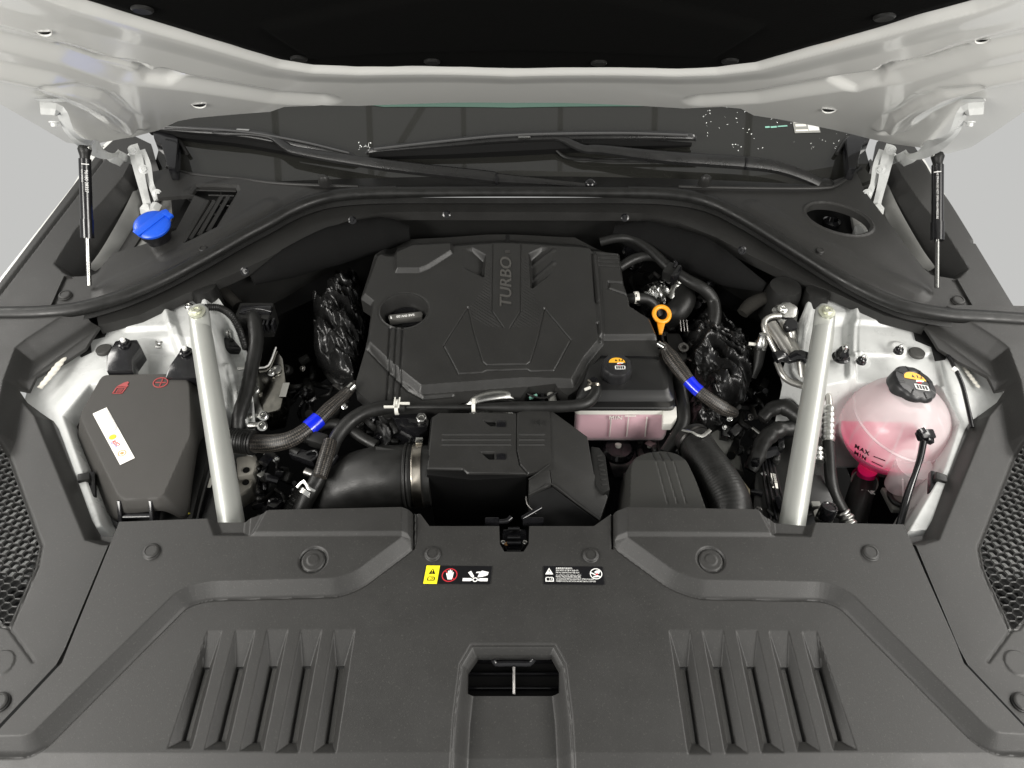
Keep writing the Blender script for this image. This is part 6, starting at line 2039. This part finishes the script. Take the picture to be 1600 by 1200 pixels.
fb = thing("fuse_box", "black fuse box with ribbed edges half behind the right silver brace", "fuse box", tuple(at(1230, 740, -.16)))
prism("box_body", at3([(1215, 664), (1262, 662), (1300, 700), (1308, 790), (1200, 830), (1176, 800), (1180, 740)], -.085), .12, PL3, fb, bevel=.005)
prism("box_frame", at3([(1216, 668), (1254, 664), (1254, 674), (1226, 678), (1226, 700), (1216, 700)], -.072), .02, PLG, fb, bevel=.002)
prism("box_flap", at3([(1262, 740), (1284, 742), (1302, 782), (1300, 792), (1262, 790)], -.070), .02, mat("fuse_flap_plastic", (.03, .03, .03), .4), fb, bevel=.002)
box("flap_latch", at(1275, 788, -.066), (.014, .010, .004), GRY, fb, bevel=.001)
for i in range(4):
    hose("box_rib", [(1188 + i * 6, 700 + i * 5, -.08), (1196 + i * 7, 760, -.079), (1204 + i * 9, 812, -.079)], .0020, PLG, fb, seg=6)
slab("box_label", [(0, 0), (.009, -.002), (.013, .028), (.004, .030)], at(1207, 762, -.0782), (1, 0, 0), (0, 1, 0), .0004, LBL, fb)
text("label_text", "10500", at(1212, 748, -.0774), (.15, 1, 0), (-1, .15, 0), .008, BPR, fb, ext=.0002)
t = thing("yellowed_label", "torn yellowish paper label between the corrugated hose and the fuse box", "label", tuple(at(1166, 770, -.1)))
slab("label_sheet", [(0, 0), (.014, .004), (.016, .03), (.006, .048), (.002, .028)], at(1160, 792, -.088), (1, 0, 0), (0, .94, .3), .0006, mat("yellowed_paper", (.36, .31, .20), .7, var=.25, vscale=120), t)
hose_thing("taped_cable", "thick dark taped cable arching above the fuse box", "cable", [(1262, 665, -.05), (1248, 650, -.045), (1225, 636, -.045), (1205, 640, -.05), (1190, 655, -.06)], [.013, .015, .015, .013, .010], RUB, seg=18, ribs=45, ribamp=.001)
hose_thing("taped_cable", "lower dark taped cable bending down left of the fuse box", "cable", [(1240, 668, -.06), (1215, 672, -.06), (1195, 688, -.065), (1184, 712, -.075), (1172, 735, -.09)], [.012, .015, .015, .014, .012], RUB, seg=18, ribs=45, ribamp=.001)
hose_thing("drain_hose", "slim black hose with a mesh cuff right of the small square tank", "hose", [(1058, 585, -.04), (1064, 610, -.05), (1068, 640, -.06), (1066, 665, -.07), (1052, 690, -.08), (1040, 708, -.09)], [.011, .0115, .0115, .0118, .0118, .0115], seg=18)
hose_thing("grey_duct", "grey duct wall behind the corrugated hose", "duct", [(1118, 680, -.13), (1125, 710, -.14), (1132, 745, -.15)], [.03, .034, .034], GRY, seg=20)
t = thing("rubber_boot", "glossy black boot with clutter behind the hose clamp", "boot", tuple(at(1110, 655, -.1)))
crumple("boot_sheet", [(1078, 618), (1100, 612), (1128, 640), (1130, 668), (1105, 676), (1082, 660)], -.10, .03, .03, 52, BAG, t, dome=.03)

def clutter(label, name, cat, seed, polys, n_cable, n_bit, z0=-.12, zr=.03):
    """small cables, plugs, brackets, screws filling a gap"""
    rg = random.Random(seed)
    t = thing(name, label, cat, tuple(at((polys[0] + polys[2]) / 2, (polys[1] + polys[3]) / 2, z0)))

    def rp():
        x0, y0, x1, y1 = polys
        return rg.uniform(x0, x1), rg.uniform(y0, y1)
    for i in range(n_cable):
        x_, y_ = rp()
        a_ = rg.uniform(0, 6.28)
        pts = [(x_, y_, z0 + rg.uniform(-zr, zr))]
        for j in range(4):
            a_ += rg.uniform(-.7, .7)
            x_ += 16 * math.cos(a_)
            y_ += 13 * math.sin(a_)
            x_, y_ = min(max(x_, polys[0]), polys[2]), min(max(y_, polys[1]), polys[3])
            pts.append((x_, y_, z0 + rg.uniform(-zr, zr)))
        r = rg.choice([.002, .003, .004, .0055, .008])
        hose("cable_strand", pts, r, rg.choice([RUB, PLG, RUB, PL3]), t, seg=10, ribs=rg.choice([0, 0, 250]), ribamp=.0006, step=.002)
    for i in range(n_bit):
        x_, y_ = rp()
        p = at(x_, y_, z0 + zr * rg.uniform(-.3, 1.2))
        k_ = rg.random()
        rot = (rg.uniform(-.6, .6), rg.uniform(-.6, .6), rg.uniform(0, 3.1))
        if k_ < .35:
            box("plug_housing", p, (rg.uniform(.012, .03), rg.uniform(.010, .018), rg.uniform(.010, .02)), rg.choice([PLG, PL3, PLG]), t, rot=rot, bevel=.002)
        elif k_ < .65:
            bolt("clip_screw", p, (rg.uniform(-.5, .5), -.5, .8), rg.uniform(.003, .0055), .006, rg.choice([STB, STE, STB, PLG]), t)
        elif k_ < .8:
            box("metal_tab", p, (rg.uniform(.015, .035), rg.uniform(.006, .012), .0025), rg.choice([STB, GRY, STB]), t, rot=rot, bevel=.0008)
        else:
            lathe("round_connector", [(.009, -.01), (.010, 0), (.010, .006), (.007, .008), (.006, .004), (.002, .004)], p, rg.choice([PLG, PL3]), t, 18, (rg.uniform(-.6, .6), -.5, .7))
    return t


clutter("tangle of thin black cables and clips between the engine and the fuse box", "cable_bundle", "cables", 9, (1118, 590, 1196, 712), 16, 22, -.115)
clutter("cables, plugs and screws packed beside the gearbox bracket", "cable_bundle", "cables", 12, (404, 712, 460, 806), 12, 16, -.12)
clutter("dark plugs and thin cables below the dipstick", "cable_bundle", "cables", 14, (1030, 500, 1100, 560), 10, 14, -.09)
clutter("dark cables and fittings between the small square tank and the corrugated hose", "cable_bundle", "cables", 18, (1000, 690, 1075, 740), 8, 10, -.13)
clutter("cables and small metal tabs left of the glossy sheeting", "cable_bundle", "cables", 22, (440, 560, 560, 660), 12, 14, -.11)
clutter("small hoses and clips in the shadow below the looping heater hose", "cable_bundle", "cables", 27, (985, 395, 1110, 500), 12, 14, -.06)
clutter("small plugs and cables at the foot of the cooling hose by the fuse box", "cable_bundle", "cables", 29, (1170, 700, 1220, 815), 8, 10, -.10)
clutter("small cables and a bracket between the lidded box and its left wing", "cable_bundle", "cables", 33, (116, 740, 165, 812), 7, 7, -.12)
clutter("cables, clips and tabs below the slim pipe left of the filter housing", "cable_bundle", "cables", 35, (560, 640, 668, 690), 10, 14, -.095)

# latch assembly in the notch of the front cover
lt = thing("latch_assembly", "greasy glossy black latch in the notch at the back of the front cover", "latch", tuple(at(803, 840, -.05)))
prism("latch_body", at3([(785, 826), (823, 826), (823, 850), (814, 861), (792, 861), (785, 850)], -.030), .05, PLG, lt, bevel=.004)
for y, w_ in ((826, 9), (840, 10), (848, 11)):
    hose("latch_rib", [(803 - w_, y, -.024), (803 + w_, y, -.024)], .0028, PLG, lt)
box("latch_arm", at(769, 815, -.022), (.022, .010, .010), PLG, lt, bevel=.002)
box("latch_arm", at(833, 815, -.022), (.032, .010, .010), PLG, lt, bevel=.002)
hose("latch_link", [(780, 815, -.02), (792, 814, -.02), (799, 808, -.018)], .004, PLG, lt)
hose("latch_link", [(816, 810, -.02), (828, 803, -.02), (845, 793, -.02)], .004, PLG, lt)
lathe("grease_spot", [(.003, 0), (.003, .001), (.001, .002)], at(791, 850, -.0295), mat("amber_grease", (.5, .25, .08), .15), lt, 10)
sweep("latch_cable", at3([(824, 770, -.03), (826, 790, -.03), (840, 805, -.03)] and [(822, 776), (824, 788), (838, 803)], -.03), .0012, STB, lt, seg=6)
for s in (1, -1):
    lathe("latch_rivet", [(.0035, 0), (.0035, .002), (.001, .003)], at(803 + 17 * s, 848, -.029), STE, lt, 12)

# ceiling rails of the showroom far above: seen only as dark lines mirrored in the windscreen
cg = thing("ceiling_rail_frame", "dark ceiling rails high above the car mirrored in the windscreen", "ceiling rails", (0, 1.2, 3.0))
for x_ in (-1.6, -.95, -.32, .32, .95, 1.6):
    box("ceiling_rail", (x_, 1.2, 3.0), (.03, 3.2, .05), mat("ceiling_rail_paint", (.32, .32, .31), .6), cg, bevel=0)
box("ceiling_rail", (-.9, 1.1, 2.97), (2.0, .03, .05), MATS["ceiling_rail_paint"], cg, rot=(0, 0, .9), bevel=0)
